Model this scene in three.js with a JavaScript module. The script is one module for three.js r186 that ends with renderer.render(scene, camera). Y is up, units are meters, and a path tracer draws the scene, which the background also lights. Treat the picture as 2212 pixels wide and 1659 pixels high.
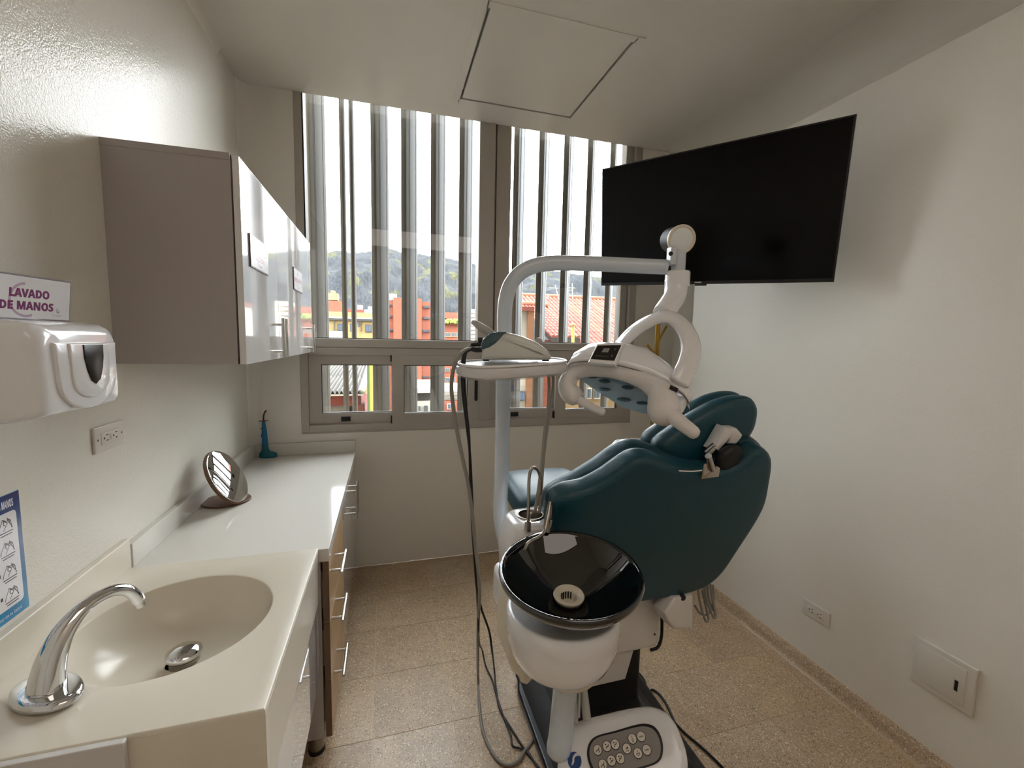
import * as THREE from 'three';
import { RoundedBoxGeometry } from 'three/addons/geometries/RoundedBoxGeometry.js';
import { RectAreaLightUniformsLib } from 'three/addons/lights/RectAreaLightUniformsLib.js';
import { mergeGeometries, mergeVertices, toCreasedNormals } from 'three/addons/utils/BufferGeometryUtils.js';

// ---------------------------------------------------------------- camera, sky, sun, exposure
RectAreaLightUniformsLib.init();
const scene = new THREE.Scene();
const CAM = { pos: new THREE.Vector3(0, 1.4, 0), yaw: -0.2818, pitch: -0.0991, roll: 0.02115, f: 937, w: 2212, h: 1659 };
const camera = new THREE.PerspectiveCamera(2 * Math.atan(CAM.h / 2 / CAM.f) * 180 / Math.PI, CAM.w / CAM.h, 0.05, 3000);
camera.position.copy(CAM.pos);
camera.rotation.set(CAM.pitch, CAM.yaw, CAM.roll, 'YXZ');
scene.add(camera);
const SKY = 14, SUN = 0.6, FILL = 0.88, EXPOSURE = 1.55;

function rng(seed) { let s = seed >>> 0; return () => { s = (s + 0x6d2b79f5) | 0; let t = Math.imul(s ^ (s >>> 15), 1 | s); t = (t + Math.imul(t ^ (t >>> 7), 61 | t)) ^ t; return ((t ^ (t >>> 14)) >>> 0) / 4294967296; }; }
const hash = (x, y, s) => { let h = Math.imul(x | 0, 374761393) + Math.imul(y | 0, 668265263) + Math.imul(s | 0, 1442695041); h = Math.imul(h ^ (h >>> 13), 1274126177); return ((h ^ (h >>> 16)) >>> 0) / 4294967296; };
// value noise that tiles with period p
function vn(x, y, p, s) {
  const xi = Math.floor(x), yi = Math.floor(y), fx = x - xi, fy = y - yi, u = fx * fx * (3 - 2 * fx), v = fy * fy * (3 - 2 * fy);
  const m = (a) => ((a % p) + p) % p, a = hash(m(xi), m(yi), s), b = hash(m(xi + 1), m(yi), s), c = hash(m(xi), m(yi + 1), s), d = hash(m(xi + 1), m(yi + 1), s);
  return a + (b - a) * u + (c - a) * v + (a - b - c + d) * u * v;
}
function fbm(x, y, p, oct, s) { let a = 0, w = 0.5, t = 0; for (let i = 0; i < oct; i++) { a += w * vn(x, y, p, s + i); t += w; x *= 2; y *= 2; p *= 2; w *= 0.5; } return a / t; }

{ // bright broken cloud all round: white with faint grey-blue gaps
  const W = 512, H = 256, d = new Float32Array(W * H * 4);
  for (let j = 0; j < H; j++) for (let i = 0; i < W; i++) {
    const el = ((j + 0.5) / H - 0.5) * Math.PI, up = Math.max(0, Math.sin(el));
    const c = THREE.MathUtils.smoothstep(fbm(i / W * 16, j / H * 10, 16, 4, 7), 0.3, 0.62);
    const b = SKY * (0.86 + 0.16 * c), t = 1 - c;
    const o = (j * W + i) * 4;
    d[o] = b * (1 - 0.14 * t - 0.03 * up); d[o + 1] = b * (0.965 - 0.06 * t - 0.01 * up); d[o + 2] = b * (1 + 0.0 * t); d[o + 3] = 1;
    if (el < 0) { d[o] = SKY * 0.3; d[o + 1] = SKY * 0.28; d[o + 2] = SKY * 0.25; }
  }
  const t = new THREE.DataTexture(d, W, H, THREE.RGBAFormat, THREE.FloatType);
  t.mapping = THREE.EquirectangularReflectionMapping; t.magFilter = THREE.LinearFilter; t.needsUpdate = true;
  scene.background = t;
}
const sun = new THREE.DirectionalLight(0xfff1dc, SUN);
sun.name = 'sun'; sun.position.set(40, 90, 46); sun.target.position.set(0, 0, -20); sun.castShadow = true; sun.shadow.radius = 4;
Object.assign(sun.shadow.camera, { left: -120, right: 120, top: 120, bottom: -120, near: 1, far: 400 });
scene.add(sun, sun.target);

// ---------------------------------------------------------------- helpers
const V = (x, y, z) => new THREE.Vector3(x, y, z);
const camRot = new THREE.Matrix4().makeRotationFromEuler(camera.rotation);
const dirOf = (px, py) => V((px - CAM.w / 2) / CAM.f, -(py - CAM.h / 2) / CAM.f, -1).applyMatrix4(camRot);
const at = (px, py, d) => dirOf(px, py).multiplyScalar(d).add(CAM.pos);                       // a photo pixel at a depth, in metres
const onZ = (px, py, z) => { const r = dirOf(px, py); return r.multiplyScalar(z / r.z).add(CAM.pos); };
const onX = (px, py, x) => { const r = dirOf(px, py); return r.multiplyScalar(x / r.x).add(CAM.pos); };
const onY = (px, py, y) => { const r = dirOf(px, py); return r.multiplyScalar((y - CAM.pos.y) / r.y).add(CAM.pos); };
const onPlane = (px, py, P, n) => { const r = dirOf(px, py); return r.multiplyScalar(P.clone().sub(CAM.pos).dot(n) / r.dot(n)).add(CAM.pos); };

const used = new Map();
function numbered(n) { const k = used.get(n) || 0; used.set(n, k + 1); return k ? n + '_' + String(k).padStart(3, '0') : n; }
const origin = new Map();
function shadows(o) { o.castShadow = o.receiveShadow = true; return o; }
function tag(o, label, category, group, kind) { o.userData = {}; if (label) o.userData.label = label; if (category) o.userData.category = category; if (group) o.userData.group = group; if (kind) o.userData.kind = kind; return o; }
function thing(name, label, category, p, group) { const o = new THREE.Group(); o.name = numbered(name); o.position.copy(p); origin.set(o, p.clone()); scene.add(o); return tag(o, label, category, group); }
function fix(g) { if (Array.isArray(g)) { g = mergeGeometries(g.map((x) => { x = x.index ? x.toNonIndexed() : x; for (const k of Object.keys(x.attributes)) if (!['position', 'normal', 'uv'].includes(k)) x.deleteAttribute(k); if (!x.attributes.uv) metreUV(x); return x; })); } return g; }
// geometry given in world metres becomes a child of a thing (or of a part)
function part(name, g, m, parent, label) {
  g = fix(g); const o0 = origin.get(parent) || V(0, 0, 0); g.translate(-o0.x, -o0.y, -o0.z);
  const o = shadows(new THREE.Mesh(g, m)); o.name = name; origin.set(o, o0); parent.add(o);
  if (label) o.userData.label = label;
  return o;
}
// a thing of one mesh, geometry in world metres, origin at p
function one(name, label, category, g, m, p, group) {
  g = fix(g); g.computeBoundingBox(); const b = g.boundingBox; p = p || V((b.min.x + b.max.x) / 2, b.min.y, (b.min.z + b.max.z) / 2);
  g.translate(-p.x, -p.y, -p.z); const o = shadows(new THREE.Mesh(g, m)); o.name = numbered(name); o.position.copy(p); origin.set(o, p.clone()); scene.add(o); return tag(o, label, category, group);
}
function struct(name, g, m, label) { const o = shadows(new THREE.Mesh(fix(g), m)); o.name = name; scene.add(o); o.userData = { kind: 'structure' }; if (label) o.userData.label = label; return o; }

function metreUV(g) {
  const p = g.attributes.position, n = g.attributes.normal, uv = new Float32Array(p.count * 2);
  for (let i = 0; i < p.count; i++) {
    const ax = Math.abs(n.getX(i)), ay = Math.abs(n.getY(i)), az = Math.abs(n.getZ(i));
    if (ay >= ax && ay >= az) { uv[2 * i] = p.getX(i); uv[2 * i + 1] = p.getZ(i); } else if (ax >= az) { uv[2 * i] = p.getZ(i); uv[2 * i + 1] = p.getY(i); } else { uv[2 * i] = p.getX(i); uv[2 * i + 1] = p.getY(i); }
  }
  g.setAttribute('uv', new THREE.BufferAttribute(uv, 2)); return g;
}
function box(x0, x1, y0, y1, z0, z1, r = 0) {
  const w = Math.abs(x1 - x0), h = Math.abs(y1 - y0), d = Math.abs(z1 - z0); r = Math.min(r, w / 2.05, h / 2.05, d / 2.05);
  const g = r > 0 ? new RoundedBoxGeometry(w, h, d, 2, r) : new THREE.BoxGeometry(w, h, d);
  g.translate((x0 + x1) / 2, (y0 + y1) / 2, (z0 + z1) / 2); return metreUV(g);
}
function orient(g, a, b) { const d = b.clone().sub(a); g.applyQuaternion(new THREE.Quaternion().setFromUnitVectors(V(0, 1, 0), d.clone().normalize())); g.translate((a.x + b.x) / 2, (a.y + b.y) / 2, (a.z + b.z) / 2); return g; }
function cyl(a, b, r0, r1 = r0, seg = 20) { return orient(new THREE.CylinderGeometry(r1, r0, a.distanceTo(b), seg), a, b); }
function lathe(prof, p, seg = 48, q) { const g = new THREE.LatheGeometry(prof.map(([r, y]) => new THREE.Vector2(r, y)), seg); if (q) g.applyQuaternion(q); g.translate(p.x, p.y, p.z); return g; }
function spline(pts, n, closed = false, tension = 0.5) { const c = new THREE.CatmullRomCurve3(pts, closed, 'centripetal', tension); return closed ? c.getSpacedPoints(n).slice(0, n) : c.getSpacedPoints(n); }
// sweep an ellipse (radii from rad(t) = [side, up] or number) along points, ends closed with rounded caps
function sweep(pts, rad, { n = 40, m = 14, up = V(0, 1, 0), raw = false, pw = 1, cap = true } = {}) {
  const P = raw ? pts : spline(pts, n), N = P.length, pos = [], idx = [], R = (t) => { const r = typeof rad === 'function' ? rad(t) : rad; return Array.isArray(r) ? r : [r, r]; };
  let prev = null; const frames = [];
  for (let i = 0; i < N; i++) {
    const T = P[Math.min(N - 1, i + 1)].clone().sub(P[Math.max(0, i - 1)]).normalize();
    let U = (prev || up).clone(); U.addScaledVector(T, -U.dot(T)); if (U.lengthSq() < 1e-8) { U = V(1, 0, 0.3); U.addScaledVector(T, -U.dot(T)); } U.normalize(); prev = U;
    frames.push([P[i], T, U, V().crossVectors(T, U)]);
  }
  const rings = [];
  const ring = (f, off, s, t) => { const [a, b] = R(t), out = []; for (let k = 0; k < m; k++) { const th = k / m * Math.PI * 2, c = Math.cos(th), q = Math.sin(th); const cx = Math.sign(c) * Math.abs(c) ** pw, cy = Math.sign(q) * Math.abs(q) ** pw; out.push(f[0].clone().addScaledVector(f[1], off).addScaledVector(f[3], cx * a * s).addScaledVector(f[2], cy * b * s)); } rings.push(out); };
  const r0 = Math.min(...R(0)), r1 = Math.min(...R(1)), k0 = cap === true ? 0.5 : cap || 0.05;
  for (const [o, s] of [[-1, 0.02], [-0.92, 0.45], [-0.6, 0.82]]) ring(frames[0], o * r0 * k0, s, 0);
  frames.forEach((f, i) => ring(f, 0, 1, i / (N - 1)));
  for (const [o, s] of [[0.6, 0.82], [0.92, 0.45], [1, 0.02]]) ring(frames[N - 1], o * r1 * k0, s, 1);
  return loft(rings);
}
// skin through closed rings of equal length; ends capped
function loft(rings, { caps = true, crease = 0 } = {}) {
  const m = rings[0].length, pos = [], uv = [], idx = []; let run = 0;
  rings.forEach((r, i) => { if (i) run += r[0].distanceTo(rings[i - 1][0]); let a = 0; for (let k = 0; k <= m; k++) { const p = r[k % m]; if (k) a += p.distanceTo(r[k - 1]); pos.push(p.x, p.y, p.z); uv.push(a, run); } });
  for (let i = 0; i < rings.length - 1; i++) for (let k = 0; k < m; k++) { const a = i * (m + 1) + k, b = a + 1, c = a + m + 1, d = c + 1; idx.push(a, b, c, b, d, c); }
  if (caps) for (const [i, flip] of [[0, 1], [rings.length - 1, 0]]) { const c = rings[i].reduce((s, p) => s.add(p), V(0, 0, 0)).divideScalar(m), ci = pos.length / 3; pos.push(c.x, c.y, c.z); uv.push(0, 0); for (let k = 0; k < m; k++) { const a = i * (m + 1) + k, b = a + 1; flip ? idx.push(ci, b, a) : idx.push(ci, a, b); } }
  let g = new THREE.BufferGeometry(); g.setAttribute('position', new THREE.Float32BufferAttribute(pos, 3)); g.setIndex(idx);
  // outward facing whichever way the rings were given
  let vol = 0; const a = V(), b = V(), c = V(); for (let i = 0; i < idx.length; i += 3) { a.fromArray(pos, idx[i] * 3); b.fromArray(pos, idx[i + 1] * 3); c.fromArray(pos, idx[i + 2] * 3); vol += a.dot(b.clone().cross(c)); }
  if (vol < 0) for (let i = 0; i < idx.length; i += 3) [idx[i + 1], idx[i + 2]] = [idx[i + 2], idx[i + 1]];
  g.setIndex(idx); g = mergeVertices(g, 1e-5); g.computeVertexNormals(); if (crease) g = toCreasedNormals(g, crease); return metreUV(g);
}
// outline in a plane (P, u, v), pushed back along -n by depth, edges rounded by bevel
function plate(pts2, depth, bevel, P, u, v, { smooth = 0, seg = 4, curve = 6 } = {}) {
  let q = pts2.map(([a, b]) => new THREE.Vector2(a, b));
  if (smooth) q = spline(q.map((p) => V(p.x, p.y, 0)), smooth, true).map((p) => new THREE.Vector2(p.x, p.y));
  if (THREE.ShapeUtils.isClockWise(q)) q.reverse();
  const g = new THREE.ExtrudeGeometry(new THREE.Shape(q), { depth: Math.max(1e-4, depth - 2 * bevel), bevelEnabled: bevel > 0, bevelThickness: bevel, bevelSize: bevel, bevelOffset: -bevel, bevelSegments: seg, curveSegments: curve });
  g.translate(0, 0, -(depth - bevel));
  const n = V().crossVectors(u, v); g.applyMatrix4(new THREE.Matrix4().makeBasis(u, v, n)); g.translate(P.x, P.y, P.z);
  return metreUV(toCreasedNormals(g, 0.6));
}
// the same from photo pixels: each pixel is met by the plane through P with axes u, v
function plateAt(px, depth, bevel, P, u, v, o) { const n = V().crossVectors(u, v); return plate(px.map(([x, y]) => { const q = onPlane(x, y, P, n).sub(P); return [q.dot(u), q.dot(v)]; }), depth, bevel, P, u, v, o); }
const X1 = V(1, 0, 0), Y1 = V(0, 1, 0), Z1 = V(0, 0, 1);

// ---------------------------------------------------------------- textures and materials
function dataTex(n, fn, { srgb = false, rep = 1 } = {}) {
  const d = new Uint8Array(n * n * 4);
  for (let j = 0; j < n; j++) for (let i = 0; i < n; i++) { const c = fn(i / n, j / n, i, j), o = (j * n + i) * 4; for (let k = 0; k < 3; k++) d[o + k] = Math.max(0, Math.min(255, (Array.isArray(c) ? c[k] : c) * 255)); d[o + 3] = 255; }
  const t = new THREE.DataTexture(d, n, n); t.wrapS = t.wrapT = THREE.RepeatWrapping; t.magFilter = THREE.LinearFilter; t.repeat.set(rep, rep); if (srgb) t.colorSpace = THREE.SRGBColorSpace; t.needsUpdate = true; return t;
}
function canvasTex(w, h, draw) { const c = document.createElement('canvas'); c.width = w; c.height = h; const x = c.getContext('2d'); draw(x, w, h); const t = new THREE.CanvasTexture(c); t.colorSpace = THREE.SRGBColorSpace; t.magFilter = THREE.LinearFilter; return t; }
const std = (color, roughness = 0.5, o = {}) => new THREE.MeshPhysicalMaterial({ color, roughness, ...o });

const peel = dataTex(512, (u, v) => 0.6 * fbm(u * 96, v * 96, 96, 2, 3) + 0.4 * fbm(u * 40, v * 40, 40, 2, 9), { rep: 4 });
const chips = (() => { // terrazzo: marble crumbs of several tones in a sandy matrix
  const n = 1024, d = new Uint8Array(n * n * 4), R = rng(11);
  for (let j = 0; j < n; j++) for (let i = 0; i < n; i++) { const o = (j * n + i) * 4, a = 0.93 + 0.14 * (fbm(i / n * 10, j / n * 10, 10, 4, 21) - 0.5) + 0.05 * (hash(i, j, 5) - 0.5); d[o] = 207 * a; d[o + 1] = 183 * a; d[o + 2] = 155 * a; d[o + 3] = 255; }
  const tones = [[232, 218, 192], [224, 204, 172], [196, 168, 128], [172, 142, 104], [124, 98, 70], [84, 66, 50], [216, 196, 168], [240, 230, 212]];
  for (let k = 0; k < 9000; k++) {
    const cx = R() * n, cy = R() * n, q = R(), r = q < 0.75 ? 1.4 + R() * 2.2 : 3 + R() * 3.2, ra = r * (0.6 + R() * 0.5), th = R() * 3.14, c = tones[Math.floor(R() * tones.length * (q < 0.75 ? 1 : 0.5)) % tones.length], cs = Math.cos(th), sn = Math.sin(th);
    for (let y = -Math.ceil(r); y <= r; y++) for (let x = -Math.ceil(r); x <= r; x++) { const a = (x * cs + y * sn) / r, b = (-x * sn + y * cs) / ra; if (a * a + b * b + 0.25 * (hash(x, y, k) - 0.5) < 1) { const o = (((cy + y + n) | 0) % n * n + ((cx + x + n) | 0) % n) * 4; d[o] = c[0]; d[o + 1] = c[1]; d[o + 2] = c[2]; } }
  }
  for (let k = 0; k < 3200; k++) { const cx = R() * n, cy = R() * n, r = 0.9 + R() * 1.5, q = 50 + R() * 50; for (let y = -3; y <= 3; y++) for (let x = -3; x <= 3; x++) if (x * x + y * y * (0.7 + R()) < r * r) { const o = (((cy + y + n) | 0) % n * n + ((cx + x + n) | 0) % n) * 4; d[o] = q + 8; d[o + 1] = q - 6; d[o + 2] = q - 20; } }
  const t = new THREE.DataTexture(d, n, n); t.wrapS = t.wrapT = THREE.RepeatWrapping; t.magFilter = THREE.LinearFilter; t.colorSpace = THREE.SRGBColorSpace; t.repeat.set(1.8, 1.8); t.needsUpdate = true; return t;
})();
const grain = (a, b, s, along = 'v') => dataTex(512, (u, v) => { if (along === 'u') [u, v] = [v, u]; const w = fbm(u * 3 + 0.6 * fbm(u * 4, v * 2, 4, 2, s), v * 1, 4, 2, s + 3), f = fbm(u * 60, v * 3, 60, 3, s + 5), t = THREE.MathUtils.clamp(0.25 + 0.8 * (Math.abs(Math.sin(w * 26)) * 0.35 + f * 0.65) - 0.1, 0, 1); return a.map((x, k) => (x + (b[k] - x) * t)); }, { srgb: true, rep: 2.2 });
const leather = dataTex(512, (u, v) => 0.5 * fbm(u * 128, v * 128, 128, 2, 31) + 0.5 * fbm(u * 60, v * 60, 60, 2, 37), { rep: 4 });
const brushed = dataTex(256, (u, v) => 0.42 + 0.16 * fbm(u * 128, v * 4, 128, 2, 41), { rep: 3 });
const speck = dataTex(256, (u, v, i, j) => 0.97 + 0.03 * hash(i, j, 2), { srgb: true, rep: 4 });

const M = {
  wallGloss: std('#e4dfd4', 0.13, { bumpMap: peel, bumpScale: 0.0008, specularIntensity: 0.3 }),
  wall: std('#e5e0d6', 0.42, { bumpMap: peel, bumpScale: 0.0003 }),
  ceiling: std('#e2ddd3', 0.45, { bumpMap: peel, bumpScale: 0.00015 }),
  terrazzo: std('#ffffff', 0.34, { map: chips }),
  grout: std('#cdb696', 0.8),
  frame: std('#b0a99f', 0.4, { metalness: 0.2 }),
  frameDark: std('#6f6a62', 0.45, { metalness: 0.35 }),
  rubber: std('#141414', 0.6),
  glass: new THREE.MeshPhysicalMaterial({ color: '#f4f7f5', roughness: 0, transmission: 1, thickness: 0, ior: 1.5 }),
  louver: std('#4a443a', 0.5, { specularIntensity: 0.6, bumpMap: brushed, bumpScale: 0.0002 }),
  whiteGloss: std('#dedbd9', 0.06, { clearcoat: 1, clearcoatRoughness: 0.02 }),
  laminate: std('#aca4a0', 0.5),
  laminateWhite: std('#cfccc8', 0.35),
  counter: std('#d9d5cd', 0.1, { specularIntensity: 0.3 }),
  beige: std('#dad2c2', 0.22),
  oak: std('#ffffff', 0.4, { map: grain([0.78, 0.66, 0.5], [0.66, 0.53, 0.38], 3) }),
  oakDark: std('#6b543f', 0.55),
  walnut: std('#ffffff', 0.45, { map: grain([0.52, 0.37, 0.25], [0.33, 0.22, 0.14], 13, 'u') }),
  steel: std('#c9c6c1', 0.24, { metalness: 1 }),
  steelDark: std('#9b948b', 0.25, { metalness: 1 }),
  chrome: std('#d9dadb', 0.05, { metalness: 1 }),
  mirror: std('#e6e9ea', 0.01, { metalness: 1 }),
  brass: std('#b8923e', 0.28, { metalness: 1 }),
  abs: std('#e6e5e6', 0.15, { clearcoat: 0.6, clearcoatRoughness: 0.06 }),
  absMatte: std('#dcd8d4', 0.4),
  cream: std('#d6cdba', 0.35),
  greyPaint: std('#c3cbd3', 0.25, { clearcoat: 0.5, clearcoatRoughness: 0.1 }),
  greyPlastic: std('#a9a8a2', 0.35),
  black: std('#0b0b0c', 0.3),
  blackMatte: std('#111112', 0.55),
  blackGlass: std('#070809', 0.03, { clearcoat: 1, clearcoatRoughness: 0.01 }),
  screen: std('#030303', 0.14, { specularIntensity: 0.35 }),
  teal: std('#0a3f4c', 0.42, { bumpMap: leather, bumpScale: 0.00025 }),
  tealDark: std('#08323b', 0.34, { bumpMap: leather, bumpScale: 0.00025 }),
  tealGloss: std('#08404a', 0.12, { clearcoat: 1, clearcoatRoughness: 0.03 }),
  cordBlack: std('#0d0d0e', 0.45), cordGrey: std('#8b877f', 0.45),
  plateWhite: std('#d7d1c6', 0.3),
  blue: std('#0e6a9c', 0.3), blueDeep: std('#0b5f72', 0.32), blueCap: std('#1556b8', 0.35), orangeClear: std('#c2603a', 0.15, { transmission: 0.5, thickness: 0 }), amberTip: std('#2a1210', 0.3),
  film: new THREE.MeshPhysicalMaterial({ color: '#f6f6f6', roughness: 0.3, specularIntensity: 0.4, transmission: 1, thickness: 0 }),
  lens: std('#7d9fb4', 0.03, { metalness: 0.0, clearcoat: 1, clearcoatRoughness: 0.0 }),
  lensDark: std('#3a4a56', 0.05, { clearcoat: 1 }),
};

// ---------------------------------------------------------------- the room
const LW = -0.727, BW = -2.69, RW = 1.735, RR = 1.976, CEIL = 2.7, NEAR = 1.1, FURT = 2.38, FURZ = -2.193;
{
  struct('wall_left', [box(LW - 0.2, LW, 0, CEIL + 0.2, BW - 0.2, NEAR)], M.wallGloss);
  struct('wall_back', [box(LW - 0.2, -0.473, 0, CEIL + 0.2, BW - 0.2, BW), box(1.655, RR + 0.2, 0, CEIL + 0.2, BW - 0.2, BW), box(-0.473, 1.655, 0, 0.848, BW - 0.2, BW), box(-0.473, 1.655, CEIL + 0.14, CEIL + 0.2, BW - 0.2, BW)], M.wall);
  struct('wall_right', [box(RR, RR + 0.2, 0, CEIL + 0.2, BW, NEAR), box(RW, RR, 0, FURT, FURZ, NEAR, 0.004)], M.wall);
  struct('wall_near', [box(LW - 0.2, RR + 0.2, 0, CEIL + 0.2, NEAR, NEAR + 0.2)], M.wall);
  // ceiling slab with a square opening for the hatch
  const hx0 = 0.385, hx1 = 1.043, hz0 = -2.482, hz1 = -1.797;
  struct('ceiling', [box(LW, hx0, CEIL, CEIL + 0.2, BW, NEAR), box(hx1, RR, CEIL, CEIL + 0.2, BW, NEAR), box(hx0, hx1, CEIL, CEIL + 0.2, BW, hz0), box(hx0, hx1, CEIL, CEIL + 0.2, hz1, NEAR), box(hx0, hx1, CEIL + 0.05, CEIL + 0.2, hz0, hz1)], M.ceiling);
  // coved corners: concave fillets
  const cove = (r, a0, along) => { const s = new THREE.Shape(); s.moveTo(0, 0); s.lineTo(r, 0); for (let k = 0; k <= 10; k++) { const t = k / 10 * Math.PI / 2; s.lineTo(r - r * Math.sin(t), r - r * Math.cos(t)); } s.lineTo(0, 0); return new THREE.ExtrudeGeometry(s, { depth: along, bevelEnabled: false, curveSegments: 10 }); };
  let g = cove(0.035, 0, 3.5); g.scale(1, -1, 1); g.translate(LW, CEIL, -2.4); g.index; g = toCreasedNormals(flip(g), 0.9); struct('trim_1', metreUV(g), M.ceiling, 'narrow coved trim where the left wall meets the ceiling');
  g = cove(0.16, 0, NEAR - BW); g.scale(-1, -1, 1); g.translate(RR, CEIL, BW); g = toCreasedNormals(g, 0.9); struct('trim_2', metreUV(g), M.ceiling, 'soft coved ceiling edge above the right wall');
  g = cove(0.06, 0, CEIL - 0.78); g.rotateX(-Math.PI / 2); g.scale(1, 1, -1); g.translate(LW, 0.78, BW); g = toCreasedNormals(flip(g), 0.9); struct('trim_3', metreUV(g), M.wall, 'rounded inner corner between left wall and window wall');
  // terrazzo skirting with a coved foot along the right wall
  const sk = new THREE.Shape([[0, 0], [-0.022, 0], [-0.014, 0.006], [-0.009, 0.02], [-0.008, 0.066], [-0.005, 0.07], [0, 0.07]].map(([a, b]) => new THREE.Vector2(a, b)));
  g = new THREE.ExtrudeGeometry(sk, { depth: NEAR - FURZ, bevelEnabled: false }); g.translate(RW, 0, FURZ); struct('baseboard_right', metreUV(toCreasedNormals(g, 0.7)), M.terrazzo);
  // floor: bed of grout, every tile a piece of its own
  const floor = new THREE.Group(); floor.name = 'floor'; floor.userData = { kind: 'structure' }; scene.add(floor); origin.set(floor, V(0, 0, 0));
  part('mortar_bed', box(LW, RR, -0.12, -0.0012, BW, NEAR), M.grout, floor);
  const xs = [LW, -0.638, -0.349, -0.06, 0.225, 0.511, 0.801, 1.09, 1.38, 1.668, RR], zs = [BW, -2.652, -2.356, -2.06, -1.763, -1.463, -1.17, -0.873, -0.576, -0.28, 0.017, 0.314, 0.61, 0.907, NEAR], R = rng(5);
  const tints = ['#ffffff', '#f6f2ec', '#fbf5ea', '#f1ece6'].map((c) => { const m = M.terrazzo.clone(); m.color.set(c); return m; });
  for (let i = 0; i < xs.length - 1; i++) for (let j = 0; j < zs.length - 1; j++) {
    const g = box(xs[i] + 0.0011, xs[i + 1] - 0.0011, -0.012, 0, zs[j] + 0.0011, zs[j + 1] - 0.0011), uv = g.attributes.uv, a = R(), b = R();
    for (let k = 0; k < uv.count; k++) uv.setXY(k, uv.getX(k) + a, uv.getY(k) + b);
    part('tile', g, tints[Math.floor(R() * 4)], floor);
  }
  // ceiling hatch
  const h = thing('ceiling_hatch', 'large square white access panel set into the ceiling with a thin raised frame', 'hatch', V(0.714, CEIL, -2.14));
  const fr = [[0.352, hx0 + 0.004, -2.515, -1.765], [hx1 - 0.004, 1.076, -2.515, -1.765], [hx0, hx1, -2.515, hz0 + 0.004], [hx0, hx1, hz1 - 0.004, -1.765]];
  part('frame', fr.map(([a, b, c, d]) => box(a, b, CEIL - 0.003, CEIL + 0.0, c, d)), M.ceiling, h);
  part('panel', box(0.402, 1.028, CEIL - 0.001, CEIL + 0.014, -2.468, -1.8, 0.002), M.ceiling, h);
}
function flip(g) { g = g.index ? g.toNonIndexed() : g; const p = g.attributes.position.array; for (let i = 0; i < p.length; i += 9) for (let k = 0; k < 3; k++) { const t = p[i + 3 + k]; p[i + 3 + k] = p[i + 6 + k]; p[i + 6 + k] = t; } g.computeVertexNormals(); return g; }

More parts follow.
